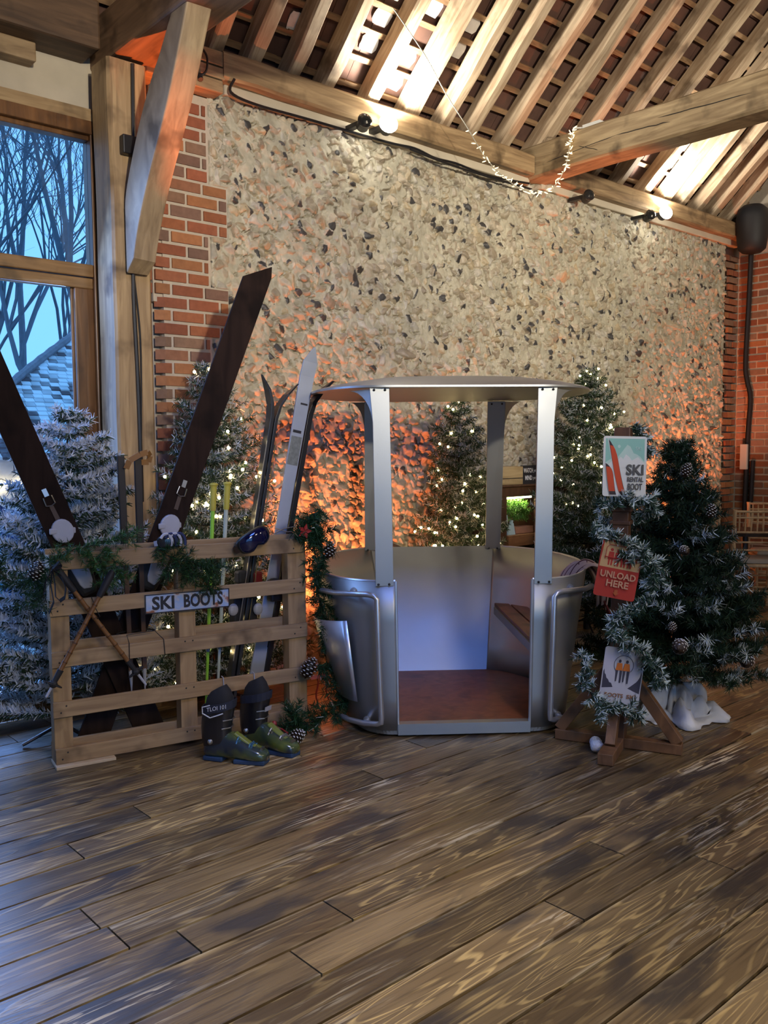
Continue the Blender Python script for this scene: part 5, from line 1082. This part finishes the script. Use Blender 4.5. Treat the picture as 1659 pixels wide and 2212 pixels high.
    for k in range(4):
        u0 = .385 + k * .098; u1 = u0 + .088; ws = [w_ for w_ in np.linspace(.06, 1.26, 60) if half(w_) > u1]
        wi = [w_ for w_ in np.linspace(.06, 1.26, 60) if half(w_) > u0]
        if len(ws) < 2: 
            ws = wi[len(wi) // 3: 2 * len(wi) // 3]; u1 = min(u1, half(ws[0]), half(ws[-1]))
        mb = MB(); P = [gon(u0, wi[0], .445), gon(u1, ws[0], .445), gon(u1, ws[-1], .445), gon(u0, wi[-1], .445)]; mb.prism(P, (0, 0, .022)); mb.build('bench_slat', slm, t, bevel=.003)
    mb = MB(); mb.prism([gon(.378, .06, .395), gon(.378, 1.24, .395), gon(.378, 1.24, .443), gon(.378, .06, .443)], GE * .012); mb.build('bench_support', ALU, t)
    return t
build_gondola()

def build_scarf():
    mb = MB(); path = [(.62, .40, .70), (.66, .385, .79), (.70, .37, .835), (.735, .345, .845), (.775, .32, .825), (.80, .30, .77), (.805, .28, .70), (.80, .27, .62)]
    m = 22; vs = []; fs = []; cs = []
    P = spline(path, 8)
    for i, p in enumerate(P):
        for k in range(m + 1):
            f = k / m - .5; ww = .155 * (1 - .45 * max(0, (i / len(P) - .6) / .4)); fold = .010 * math.sin(f * 16 + i * .06)
            vs.append(gon(p[0] + f * ww * .45 + fold * .6, p[1] - f * ww * .9, p[2] + .012 * math.cos(f * 5) + fold))
    for i in range(len(P) - 1):
        for k in range(m):
            dark = (k % 5 == 2) or (i % 9 == 4 and k % 5 == 3); cs.append((.09, .03, .035) if dark else (.56, .40, .34)); fs.append((i * (m + 1) + k, i * (m + 1) + k + 1, (i + 1) * (m + 1) + k + 1, (i + 1) * (m + 1) + k))
    mb.v = [tuple(v) for v in vs]; mb.f = fs; mb.c = cs
    o = mb.build('striped_scarf', VCM, smooth=True, solid=.006); tag(o, 'cream and plum striped scarf draped over the right rim of the gondola', 'scarf')
    mb = MB(); P = [gon(.81, .26, .64), gon(.83, .20, .57), gon(.835, .16, .50), gon(.84, .13, .43)]
    for p0, p1 in zip(P, P[1:]): mb.beam(p0, p1, .035, .008, GE)
    mb.build('scarf_tail', mat('dull_red_wool', (.16, .03, .03), .9, noise=.3), o)
build_scarf()

# ------------------------------------------------------------------ sign post
def build_sign_post():
    c = Vector((3.735, 2.465, 0)); lr = Vector((.395, -.919, 0)); fr = Vector((-.919, -.395, 0))
    t = thing('sign_post', 'brown timber sign post on crossed feet, right of the gondola', 'sign post', c)
    mb = MB(); mb.beam(c, c + Vector((0.035, .01, 1.585)), .078, .078, lr); mb.build('upright', STAIN, t, bevel=.004)
    for a, b, wd, ht, m_ in ((c + lr * -.31, c + lr * .31, .06, .052, STAINL), (c + fr * .04, c + fr * .31, .075, .055, STAINL)):
        mb = MB(); z = Vector((0, 0, ht / 2 + .001)); mb.beam(a + z, b + z, wd, ht); mb.build('foot', m_, t, bevel=.004)
    for d, x, h in ((lr, .29, .40), (-lr, .29, .40), (fr, .18, .26)):
        mb = MB(); mb.beam(c + d * x + Vector((0, 0, .055)), c + d * .04 + Vector((0, 0, h)), .055, .048, d.cross(Vector((0, 0, 1)))); mb.build('brace', STAINL, t, bevel=.003)
    mb = MB(); mb.box(c + Vector((.03, .01, 1.19)), (.11, .11, .03), Matrix.Rotation(math.atan2(lr.y, lr.x), 3, 'Z')); mb.box(c + Vector((.028, .01, 1.12)), (.10, .10, .02), Matrix.Rotation(math.atan2(lr.y, lr.x), 3, 'Z')); mb.build('collar', STAIN, t, bevel=.004)
build_sign_post()

class Sign:
    """a flat metal plate with printed shapes; x 0..w_ to the right, y 0..h_ up"""
    def __init__(s, label, name, org, ux, uz, w_, h_, m_, near=1.0):
        s.o = Vector((0, 0, 1.5 * (1 - near))) + Vector(org) * near; w_, h_ = w_ * near, h_ * near; s.ux = Vector(ux).normalized(); uz = Vector(uz); s.uz = (uz - s.ux * uz.dot(s.ux)).normalized(); s.n = s.ux.cross(s.uz); s.w, s.h = w_, h_; s.k = 0
        r = .012; P = []
        for cx_, cy_, a0 in ((w_ - r, h_ - r, 0), (r, h_ - r, 90), (r, r, 180), (w_ - r, r, 270)):
            for q in range(5): a = R(a0 + q * 22.5); P.append((cx_ + r * math.cos(a), cy_ + r * math.sin(a)))
        mb = MB(); mb.prism([s.p(x, y) for x, y in P], -s.n * .004); s.obj = mb.build(name, m_); tag(s.obj, label, 'sign')
    def p(s, x, y, z=0): return s.o + s.ux * x + s.uz * y + s.n * z
    def shape(s, pts, m_, name='print'):
        s.k += 1; mb = MB(); z = .0004 + .0004 * s.k; mb.prism([s.p(x * s.w, y * s.h, z) for x, y in pts], -s.n * .0003); return mb.build(name, m_, s.obj)
    def text(s, t_, m_, x, y, ww, hh, bold=0, shear=0): return text_obj(t_, m_, s.obj, s.p(x * s.w, y * s.h, .0012 + .0004 * s.k), s.ux, s.uz, ww * s.w, hh * s.h, .0006, bold=bold, shear=shear)
    def line(s, pts, r_, m_, name='print'):
        s.k += 1; mb = MB(); mb.tube([s.p(x * s.w, y * s.h, .0006 + .0004 * s.k) for x, y in pts], r_, 5); return mb.build(name, m_, s.obj)
def flat(name, c): return mat(name, c, .8, noise=.05)
def build_signs():
    tl, tr, bl = Vector((3.713, 2.545, 1.545)), Vector((3.868, 2.405, 1.533)), Vector((3.692, 2.54, 1.25))
    wht = flat('sign_white', (.52, .54, .54)); teal = flat('sign_teal', (.20, .40, .36)); pale = flat('sign_pale_teal', (.36, .50, .47)); orange = flat('sign_orange', (.42, .050, .014)); dark = flat('sign_dark', (.03, .02, .025)); red = flat('sign_red', (.30, .020, .012)); cream = flat('sign_cream', (.42, .27, .13)); rust = flat('sign_rust', (.30, .07, .02)); navy = flat('sign_navy', (.035, .035, .06)); lav = flat('sign_lavender', (.40, .41, .48)); org2 = flat('jacket_orange', (.50, .14, .02)); letter = flat('sign_letter_cream', (.40, .22, .14))
    s = Sign('teal and white SKI RENTAL BOOT sign with two orange skis, topmost on the post', 'tin_sign', bl, tr - tl + Vector((0, 0, .006)), tl - bl, .213, .297, wht, .982)
    s.shape([(.05, .50), (.95, .50), (.95, .96), (.05, .96)], teal, 'sky')
    s.shape([(.05, .49), (.05, .56), (.25, .66), (.30, .62), (.45, .76), (.55, .86), (.62, .83), (.70, .72), (.78, .70), (.86, .66), (.95, .58), (.95, .49)], pale, 'mountain')
    s.shape([(.05, .48), (.12, .53), (.22, .60), (.28, .55), (.40, .66), (.46, .62), (.52, .70), (.60, .66), (.66, .60), (.80, .66), (.95, .56), (.95, .48)], wht, 'snow')
    s.shape([(.36 + .035 * math.cos(a), .83 + .028 * math.sin(a)) for a in np.linspace(0, 6.1, 12)], pale, 'sun')
    s.text('SKI', pale, .74, .77, .14, .06)
    def skishape(x0, top, w_, b, sh):
        P = [(x0 + sh * (1 - t ** .75), b + (top - b) * t) for t in np.linspace(0, 1, 12)]
        Q = [(x0 + w_ + sh * (1 - t ** .75) - .10 * max(0, (t - .65) / .35) ** 2, b + (top - b) * (t if t < .8 else .8 + (t - .8) * .85)) for t in np.linspace(0, 1, 12)]
        return P + Q[::-1]
    def gscale(P, g):
        cx_ = sum(p[0] for p in P) / len(P); cy_ = sum(p[1] for p in P) / len(P); return [(cx_ + (x - cx_) * g, cy_ + (y - cy_) * (1 + (g - 1) * .35)) for x, y in P]
    for x0, top, w_, sh in ((.13, .93, .13, .27), (.06, .54, .14, .10)):
        P = skishape(x0, top, w_, .035, sh); s.shape(gscale(P, 1.22), wht, 'ski_outline'); s.shape(gscale(P, 1.1), dark, 'ski_edge'); s.shape(P, orange, 'ski_print')
        s.shape([(P[0][0], .035), (P[-1][0], .035), (P[-1][0] - .015, .085), (P[0][0] - .015, .085)], dark, 'ski_tail'); s.shape([P[11], P[12], P[13], P[10]], dark, 'ski_tip')
    s.text('SKI', INK, .53, .355, .40, .18, bold=.03); s.text('RENTAL', INK, .56, .245, .37, .08, bold=.03); s.text('BOOT', INK, .575, .11, .33, .11, bold=.03)
    # unload here
    a, b, c_ = Vector((3.628, 2.545, .768)), Vector((3.775, 2.41, .728)), Vector((3.668, 2.54, 1.04))
    s = Sign('red and tan UNLOAD HERE sign, tilted, middle of the post', 'tin_sign', a, b - a, c_ - a, .205, .280, red, .972)
    s.shape([(.02, .52), (.98, .52), (.97, .975), (.05, .975)], cream, 'panel')
    for k in range(4):
        x = .26 + .155 * k; s.shape([(x - .075, .66), (x + .075, .66), (x + .06, .80), (x - .06, .80)], red, 'figure'); s.shape([(x + .04 * math.cos(q), .835 + .028 * math.sin(q)) for q in np.linspace(0, 6, 10)], red, 'figure'); s.shape([(x - .05, .56), (x - .015, .56), (x - .01, .67), (x - .06, .67)], red, 'figure'); s.shape([(x + .015, .56), (x + .05, .56), (x + .06, .67), (x + .01, .67)], red, 'figure')
    s.line([(.12, .66), (.12, .86), (.18, .92), (.82, .92), (.88, .86), (.88, .66)], .0015, red, 'lift_bar'); s.line([(.10, .70), (.90, .70)], .0022, red, 'lift_bar')
    s.text('UNLOAD', letter, .07, .345, .86, .12, bold=.022); s.text('HERE', letter, .25, .195, .54, .12, bold=.022)
    s.shape([(.48, .09), (.56, .09), (.56, .15), (.48, .15)], rust, 'arrow'); s.shape([(.44, .10), (.60, .10), (.52, .05)], rust, 'arrow')
    # two riders on a chair lift
    a, b, c_ = Vector((3.610, 2.495, .243)), Vector((3.762, 2.365, .215)), Vector((3.622, 2.497, .505))
    s = Sign('white SKI sign with two riders on a chair lift, lowest on the post', 'tin_sign', a, b - a, c_ - a, .200, .278, lav, .982)
    s.shape([(.03, .26), (.30, .29), (.25, .36), (.20, .37), (.16, .42), (.12, .44), (.09, .50), (.06, .52), (.04, .60), (.02, .55)], navy, 'fir_hill'); s.shape([(.97, .22), (.66, .29), (.74, .34), (.80, .38), (.86, .42), (.90, .46), (.94, .52), (.96, .62), (.98, .56)], navy, 'fir_hill')
    s.shape([(.03 + .94 * t, .20 + .11 * math.sin(math.pi * t)) for t in np.linspace(0, 1, 14)] + [(.97, .04), (.03, .04)], lav, 'snow_bank')
    s.line([(.5 + .24 * math.cos(q), .70 + .17 * math.sin(q)) for q in np.linspace(-.7, 3.84, 22)], .0012, navy, 'lift_bar')
    for x in (.40, .58):
        s.shape([(x - .09, .60), (x + .09, .60), (x + .06, .73), (x - .06, .73)], org2, 'rider'); s.shape([(x + .032 * math.cos(q), .765 + .03 * math.sin(q)) for q in np.linspace(0, 6, 10)], navy, 'rider')
        s.shape([(x - .08, .60), (x - .02, .60), (x - .04, .40), (x - .07, .40)], navy, 'rider'); s.shape([(x + .02, .60), (x + .08, .60), (x + .07, .38), (x + .03, .38)], navy, 'rider')
    s.text('BOOTS', flat('sign_brown', (.22, .10, .05)), .12, .115, .46, .075, bold=.03); s.text('SKI', flat('sign_brown', (.22, .10, .05)), .66, .115, .24, .075, bold=.03)
build_signs()
FLK = fir_cols([(.016, .045, .030), (.025, .06, .045), (.03, .07, .05)], (.56, .66, .70), .50, .25)
garland('frosted fir garland wound down the sign post over the three signs', 'frosted_garland', [
    [(3.84, 2.46, 1.60), (3.88, 2.43, 1.54), (3.90, 2.42, 1.44)], [(3.70, 2.57, 1.21), (3.69, 2.46, 1.225), (3.745, 2.385, 1.235), (3.80, 2.35, 1.235), (3.86, 2.36, 1.20), (3.87, 2.46, 1.14), (3.80, 2.56, 1.10), (3.66, 2.55, 1.08)],
    [(3.55, 2.50, 1.10), (3.60, 2.43, 1.06), (3.66, 2.36, 1.03), (3.72, 2.31, .98), (3.75, 2.28, .92), (3.76, 2.29, .82), (3.72, 2.32, .73), (3.63, 2.38, .68), (3.58, 2.41, .62), (3.60, 2.36, .57), (3.66, 2.31, .53), (3.71, 2.27, .46), (3.75, 2.25, .38), (3.77, 2.28, .33)],
    [(3.60, 2.58, .47), (3.55, 2.53, .42), (3.50, 2.49, .36), (3.51, 2.46, .30), (3.53, 2.44, .25), (3.55, 2.42, .18)], [(3.55, 2.46, .27), (3.61, 2.36, .235), (3.67, 2.32, .215), (3.70, 2.31, .17)],
    [(3.68, 2.30, .97), (3.64, 2.36, .98), (3.63, 2.40, .95)]], .8, FLK, dens=900, ln=.033, wd=.0060, twig=.055)
for p, r_, lab in (((3.622, 2.515, .030), .030, 'fluffy white snowball on the floor at the foot of the sign post, farther one'), ((3.578, 2.478, .032), .032, 'fluffy white snowball touching the front foot of the sign post, nearer one')):
    mb = MB(); rr = random.Random(3); mb.ball(p, r_, 22, 14); mb.v = [tuple(Vector(p) + (Vector(v) - Vector(p)) * (1 + rr.uniform(-.05, .05))) for v in mb.v]; tag(mb.build('snowball', mat('white_pompom', (.72, .74, .80), .95, bump=.6, nscale=150), smooth=True, angle=180), lab, 'snowball', 'white snowballs')

def build_cloth():
    c = Vector((4.44, 2.56, 0)); mb = MB(); rg = []; n = 72
    for k in range(13):
        f = k / 12; z = .17 * (1 - f) ** 1.3; ring = []
        for i in range(n):
            a = 2 * math.pi * i / n; fold = .5 + .5 * math.sin(a * 9 + 2.6 * math.sin(a * 2) + 2 * f); nz = mnoise.noise(Vector((math.cos(a) * 2.2, math.sin(a) * 2.2, f * 2.5)))
            r = .040 + f ** .8 * (.17 + .06 * fold + .09 * nz + .04 * mnoise.noise(Vector((math.cos(a) * 6, math.sin(a) * 6, f * 6)))); zz = z + .05 * math.sin(math.pi * f) * (fold - .4 + 1.6 * nz + 1.6 * mnoise.noise(Vector((math.cos(a) * 5 + 9, math.sin(a) * 5, f * 5)))) + (.004 if k == 12 else .006)
            ring.append(c + Vector((math.cos(a) * r, math.sin(a) * r, max(.004, zz))))
        rg.append(ring)
    mb.rings(rg, cap=False); o = mb.build('white_cloth', mat('white_felt', (.62, .63, .68), .95, noise=.06, bump=.2, nscale=60), smooth=True, angle=180, solid=.004)
    tag(o, 'white cloth bunched on the floor around the base of the dark green fir', 'cloth')
build_cloth()

# ------------------------------------------------------------------ hatch in the flint wall behind the gondola
def build_hatch():
    t = thing('display_cabinet', 'dark wooden cabinet with lit greenery against the flint wall, behind the gondola', 'cabinet', (5.65, 4.65, 0))
    y0, y1 = 4.56, 4.82
    def part(nm, a, b, m_, bev=.004): mb = MB(); mb.aabb(a, b); return mb.build(nm, m_, t, bevel=bev)
    part('top_rail', (5.22, y0, 1.10), (6.12, y0 + .05, 1.175), STAIN); part('side_post', (5.735, y0, 0), (5.88, y0 + .05, 1.10), STAIN); part('side_post', (5.22, y0, 0), (5.34, y0 + .05, 1.10), STAIN)
    part('shelf', (5.34, y0 - .02, .70), (5.88, y1, .79), wood('orange_shelf', (.16, .065, .02), (.27, .12, .045), scale=(1.4, 12, 12)))
    part('back_board', (5.22, y1 - .02, 0), (6.12, y1, 1.175), STAIN); part('lower_shelf', (5.34, y0, .50), (5.88, y1, .53), STAIN)
    part('top_board', (5.22, y0 - .02, 1.175), (6.12, y1, 1.19), STAIN)
    part('edge_light_strip', (5.36, y0 + .06, 1.075), (5.72, y0 + .07, 1.09), emis('strip_light', (1, .93, .6), 5), 0)
    lamp('cabinet_strip_lamp', 'AREA', (5.55, y0 + .10, 1.08), (5.55, y0 + .15, .8), 3.0, (1, .93, .62), .3, .04)
    mb = MB(); mb.aabb((5.30, 4.60, 1.1905), (5.585, 4.74, 1.335)); bx = mb.build('wooden_box', wood('pale_box', (.34, .24, .11), (.50, .38, .2), scale=(1.4, 12, 12)), bevel=.004); tag(bx, 'pale wooden box on top of the cabinet, left of the black sign', 'box')
    mb = MB(); mb.aabb((5.30, 4.598, 1.238), (5.585, 4.6005, 1.244)); mb.build('seam', RUBBER, bx)
    s = Sign('black sign with white WATCH your and MIND your lettering on the cabinet', 'slogan_board', (5.585, 4.615, 1.191), (1, 0, 0), (0, .04, 1), .42, .15, flat('chalk_black', (.016, .015, .017)))
    wt = flat('chalk_white', (.70, .70, .70)); s.text('WATCH', wt, .07, .60, .28, .25, bold=.02); s.text('your', wt, .37, .58, .16, .17, shear=.2); s.text('MIND', wt, .11, .20, .21, .25, bold=.02); s.text('your', wt, .34, .18, .16, .17, shear=.2)
    segs = []; rr = random.Random(6)
    for k in range(130):
        x = rr.uniform(5.36, 5.72); z = .99 + rr.uniform(-.09, .05); segs.append((Vector((x, 4.70, z)), Vector((x + rr.uniform(-.03, .03), 4.64 + rr.uniform(-.02, .03), z + rr.uniform(-.02, .06))), 1))
    V, F, C = needles(segs, 350, .03, .007, fir_cols([(.10, .26, .03), (.16, .34, .05), (.07, .18, .02)], (.4, .5, .2), .05)); o = np_mesh('artificial_greenery', V, F, C, NEEDLE); tag(o, 'bright green foliage lit inside the cabinet', 'greenery', kind='stuff')
    mint = mat('mint_paint', (.50, .66, .62), .5)
    mb = MB(); mb.beam((5.395, 4.60, .79), (5.38, 4.60, .95), .012, .012); mb.hexa([(5.40, 4.59, .790), (5.48, 4.59, .790), (5.48, 4.63, .790), (5.40, 4.63, .790), (5.41, 4.60, .87), (5.47, 4.60, .88), (5.47, 4.62, .88), (5.41, 4.62, .87)]); mb.beam((5.45, 4.61, .87), (5.455, 4.61, .905), .02, .02); tag(mb.build('ornament', mint), 'small pale mint ornament standing on the cabinet shelf', 'ornament')
    for x, w_, h_, lab in ((5.40, .035, .10, 'pale blue card on the lower cabinet shelf, leftmost'), (5.45, .04, .10, 'pale blue card on the lower cabinet shelf, next to the first'), (5.56, .07, .075, 'pale blue box on the lower cabinet shelf, to the right of the cards')):
        mb = MB(); mb.aabb((x, 4.57, .531), (x + w_, 4.60, .61 + h_ * .4)); tag(mb.build('card', mat('pale_blue_card', (.42, .60, .70), .5)), lab, 'card', 'pale blue cards in the cabinet')
    mb = MB(); mb.aabb((5.50, 4.60, .791), (5.72, 4.68, .845)); tag(mb.build('terracotta_planter', mat('terracotta', (.42, .20, .11), .8, noise=.15), bevel=.004), 'terracotta trough on the cabinet shelf under the greenery', 'planter')
build_hatch()

# ------------------------------------------------------------------ lamps, string lights, speaker, cables
def build_fixtures():
    def spot(x, z, lab, lit):
        c = Vector((x, 4.66, z)); t = thing('floodlight', lab, 'floodlight', c, 'floodlights under the wall plate')
        mb = MB(); mb.box(c + Vector((0, .08, .0)), (.05, .15, .03)); mb.tube([c + Vector((0, .03, 0)), c + Vector((0, -.01, 0))], .012, 8); mb.build('bracket', BLACK, t, bevel=.004)
        d = Vector((-.35, -.85, .30)).normalized() if lit else Vector((-.35, -.75, .2)).normalized(); a = c + Vector((0, -.02, -.01))
        mb = MB(); mb.tube([a - d * .05, a - d * .035, a + d * .03, a + d * .045], [.030, .042, .046, .050], 16); mb.build('housing', BLACK, t, smooth=True)
        mb = MB(); mb.ball(a + d * .040, .066 if lit else .050, 16, 8, (1, 1, .6), M=d.to_track_quat('Z', 'Y').to_matrix()); mb.build('lens', LENS if lit else mat('dark_lens', (.02, .02, .02), .1), t)
        return t
    spot(4.165, 3.695, 'lit floodlight at the wall top, nearer to the brick pier', True); spot(7.69, 3.69, 'lit floodlight at the wall top, beyond the tie beam', True)
    spot(3.955, 3.67, 'unlit black spotlight left of the first glaring floodlight', False); spot(7.43, 3.63, 'unlit black spotlight left of the second glaring floodlight', False); spot(6.47, 3.635, 'unlit black spotlight just beyond the tie beam end', False)
    # clear string light looping from the rafters to the tie beam
    pts = spline([(3.98, 4.36, 4.31), (4.26, 4.36, 4.10), (4.46, 4.36, 3.90), (4.66, 4.36, 3.735), (4.86, 4.36, 3.56), (5.08, 4.36, 3.455), (5.34, 4.36, 3.405), (5.60, 4.36, 3.47), (5.77, 4.36, 3.64), (5.835, 4.35, 3.84), (5.85, 4.33, 3.975)], 12)
    pts = [Vector(p) for p in pts]; s = thing('hanging_light_string', 'clear fairy light string swagged from the rafters to the tie beam', 'string lights', pts[0])
    mb = MB(); mb.tube(pts, .0035, 5); mb.build('cable', mat('clear_cable', (.40, .38, .32), .4), s)
    rr = random.Random(12); mb = MB(); mb.tube([(0, 0, 0), (0, 0, .018), (0, 0, .034)], [.003, .0045, .002], 6); b0 = None
    wb = emis('warm_pin_bulb', (1, .80, .45), 2.2)
    for k in range(86):
        f = .32 + .68 * (k / 85) ** .8; p = pts[min(len(pts) - 1, int(f * (len(pts) - 1)))] + Vector((rr.uniform(-.012, .012), rr.uniform(-.012, .012), rr.uniform(-.012, .012)))
        if b0 is None: b0 = mb.build('bulb', wb); o = b0
        else: o = b0.copy(); COL.objects.link(o)
        o.parent = s; o.matrix_parent_inverse = Matrix(); o.location = p - s.location; o.rotation_euler = (rr.uniform(-2.4, 2.4), rr.uniform(-2.4, 2.4), 0)
    mb = MB(); mb.tube([(5.848, 4.33, 3.98), (5.90, 4.30, 3.985), (5.98, 4.18, 3.985), (6.05, 4.05, 3.98)], .006, 6); mb.box((5.95, 4.20, 3.985), (.10, .16, .03)); mb.build('plug_lead', mat('white_lead', (.6, .6, .58), .5), s)
    # black cables
    mb = MB(); mb.tube(spline([(2.99, 4.70, 3.72), (3.0, 4.76, 3.66), (3.2, 4.79, 3.645), (3.6, 4.79, 3.65), (4.3, 4.79, 3.655), (4.55, 4.77, 3.66), (4.75, 4.76, 3.63), (5.0, 4.78, 3.645), (5.3, 4.77, 3.62), (5.6, 4.77, 3.635), (5.84, 4.76, 3.65)], 5), .009, 6); mb.tube(spline([(4.5, 4.76, 3.64), (4.8, 4.75, 3.615), (5.2, 4.765, 3.61), (5.85, 4.74, 3.60)], 5), .008, 6); tag(mb.build('black_cable', BLACK), 'black cables running along the top of the flint wall', 'cable')
    mb = MB(); mb.tube(spline([(2.300, 4.64, 3.60), (2.295, 4.64, 3.2), (2.31, 4.64, 2.85), (2.27, 4.64, 2.45), (2.28, 4.64, 1.9), (2.285, 4.64, 1.40), (2.285, 4.64, 1.2)], 5), .011, 6); mb.tube(spline([(2.275, 4.64, 2.45), (2.30, 4.635, 2.1), (2.29, 4.635, 1.6), (2.282, 4.635, 1.35)], 5), .005, 5); o = mb.build('black_cable', BLACK); tag(o, 'black cable running down the face of the oak post', 'cable')
    mb = MB(); mb.box((2.255, 4.62, 3.15), (.085, .05, .10)); tag(mb.build('sensor_box', BLACK, bevel=.006), 'small black box fixed on the oak post beside its cable', 'sensor')
    mb = MB(); mb.tube(spline([(2.76, 4.72, 3.86), (2.80, 4.70, 3.80), (2.80, 4.705, 3.72), (2.765, 4.715, 3.68)], 5), .007, 6); mb.tube([(2.765, 4.728, 3.69), (2.765, 4.712, 3.66)], .016, 8); tag(mb.build('black_cable', BLACK), 'short black cable looped on the timber blocks of the pier', 'cable')
    # wall speaker and conduit in the far corner
    c = Vector((9.35, 4.58, 3.79)); t = thing('wall_speaker', 'black rounded speaker in the far right corner under the roof', 'speaker', c)
    mb = MB(); prof = [(0, -.25), (.10, -.245), (.14, -.21), (.155, -.12), (.165, 0), (.168, .12), (.15, .20), (.10, .245), (0, .25)]; mb.rings([[c + Vector((math.cos(a) * max(r_, .002), math.sin(a) * max(r_, .002), z)) for a in np.linspace(0, 2 * math.pi, 25)[:-1]] for r_, z in prof]); mb.build('cabinet', mat('speaker_black', (.010, .011, .014), .6), t, smooth=True)
    mb = MB(); mb.tube([c + Vector((.1, .1, 0)), c + Vector((.26, .27, .0))], .03, 8); mb.build('bracket', BLACK, t)
    mb = MB(); mb.tube(spline([(9.50, 4.66, 3.56), (9.55, 4.70, 3.0), (9.55, 4.72, 2.4), (9.555, 4.70, 2.2), (9.56, 4.66, 2.0), (9.56, 4.68, 1.6), (9.56, 4.70, .75)], 4), .028, 8); mb.tube([(9.57, 4.62, 1.32), (9.57, 4.64, .7)], .025, 8); tag(mb.build('conduit', BLACK), 'black conduit running down the corner below the speaker', 'conduit')
    mb = MB(); mb.aabb((9.50, 4.66, 1.22), (9.54, 4.74, 1.50)); tag(mb.build('switch_box', mat('white_switch', (.6, .58, .54), .5), bevel=.006), 'white switch box on the conduit in the far corner', 'switch box')
build_fixtures()

# ------------------------------------------------------------------ chairs and table at far right
def build_chairs():
    limed = wood('limewashed_beech', (.30, .205, .12), (.46, .34, .21), scale=(10, 10, 2), rough=.5); cush = mat('grey_cushion', (.26, .24, .23), .9, noise=.1)
    t = thing('chiavari_chair', 'limewashed bamboo-style chair with grey cushion, right edge, back to the room', 'chair', (0, 0, 0), 'limewashed chairs at the dark table')
    def P(x, y, z): return Vector((x, y, z))      # x width, y forward, z up; back at y=-.2
    def nodes(r_): return r_
    for x in (-.19, .19):
        pts = spline([(x, -.27, 0), (x, -.225, .2), (x, -.20, .44), (x, -.205, .65), (x, -.235, .92)], 6); rr_ = [.0165 + (.0035 if i % 4 == 0 else 0) for i in range(len(pts))]
        mb = MB(); mb.tube(pts, rr_, 8); mb.build('back_post', limed, t, smooth=True)
        pts = [P(x * .98, .19, .43 * k / 12) for k in range(12, -1, -1)]; mb = MB(); mb.tube(pts, [.016 + (.0035 if i % 4 == 0 else 0) for i in range(13)], 8); mb.build('leg', limed, t, smooth=True)
    mb = MB()
    for y, z, r_ in ((-.234, .905, .011), (-.228, .85, .008), (-.215, .72, .009), (-.207, .63, .008), (-.203, .56, .008)): mb.tube([P(-.19, y, z), P(.19, y, z)], r_, 8)
    for k in range(7):
        x = -.15 + .05 * k; mb.tube([P(x, -.232, .90), P(x, -.222, .79), P(x, -.215, .72)], [.006, .009, .006], 6)
    mb.build('back_rail', limed, t, smooth=True)
    mb = MB(); mb.hexa([P(-.205, -.215, .405), P(.205, -.215, .405), P(.215, .21, .405), P(-.215, .21, .405), P(-.205, -.215, .435), P(.205, -.215, .435), P(.215, .21, .435), P(-.215, .21, .435)]); mb.build('seat', limed, t, bevel=.01)
    mb = MB(); mb.hexa([P(-.185, -.19, .436), P(.185, -.19, .436), P(.195, .195, .436), P(-.195, .195, .436), P(-.17, -.17, .475), P(.17, -.17, .475), P(.18, .18, .475), P(-.18, .18, .475)]); mb.build('cushion', cush, t, bevel=.016)
    mb = MB()
    for z in (.17, .28):
        mb.tube([P(-.188, .19, z), P(.188, .19, z)], .009, 6)
        for x in (-.19, .19): mb.tube([P(x, -.225, z), P(x, .19, z)], .009, 6)
    mb.tube([P(-.19, -.235, .2), P(.19, -.235, .2)], .009, 6); mb.build('stretcher', limed, t, smooth=True)
    def place(o, loc, rz): o.location = loc; o.rotation_euler = (0, 0, rz)
    kids = list(t.children)
    for c in kids: c.matrix_parent_inverse = Matrix()
    ang = math.atan2(-.8, .6)                       # chair x axis along (.6, -.8)
    ax = Vector((.6, -.8, 0)); ay = Vector((.8, .6, 0))
    def org(left_leg): return left_leg + ax * .19 + ay * .27
    place(t, org(Vector((7.47, 3.75, 0))), ang)
    for lab, loc, rz in (('limewashed bamboo-style chair partly hidden behind the dark green fir', org(Vector((7.54, 3.9, 0)) - ax * .38 - ax * .03 + ay * .02), ang), ('limewashed bamboo-style chair on the far side of the table, facing the room', Vector((8.28, 3.78, 0)) + ax * .06 + ay * .28, ang + math.pi)):
        o = copy_tree(t); o['label'] = lab; place(o, loc, rz)
    c = Vector((8.02, 3.92, 0)) + ay * .05; tb = thing('round_table', 'dark round table between the limewashed chairs at far right', 'table', c)
    mb = MB(); mb.tube([c + Vector((0, 0, .66)), c + Vector((0, 0, .69))], [.34, .345], 40); mb.build('tabletop', mat('dark_tabletop', (.02, .013, .010), .5), tb)
    mb = MB(); mb.tube([c + Vector((0, 0, .03)), c + Vector((0, 0, .66))], .03, 10); mb.tube([c, c + Vector((0, 0, .03))], [.2, .18], 24); mb.build('pedestal', BLACK, tb)
build_chairs()
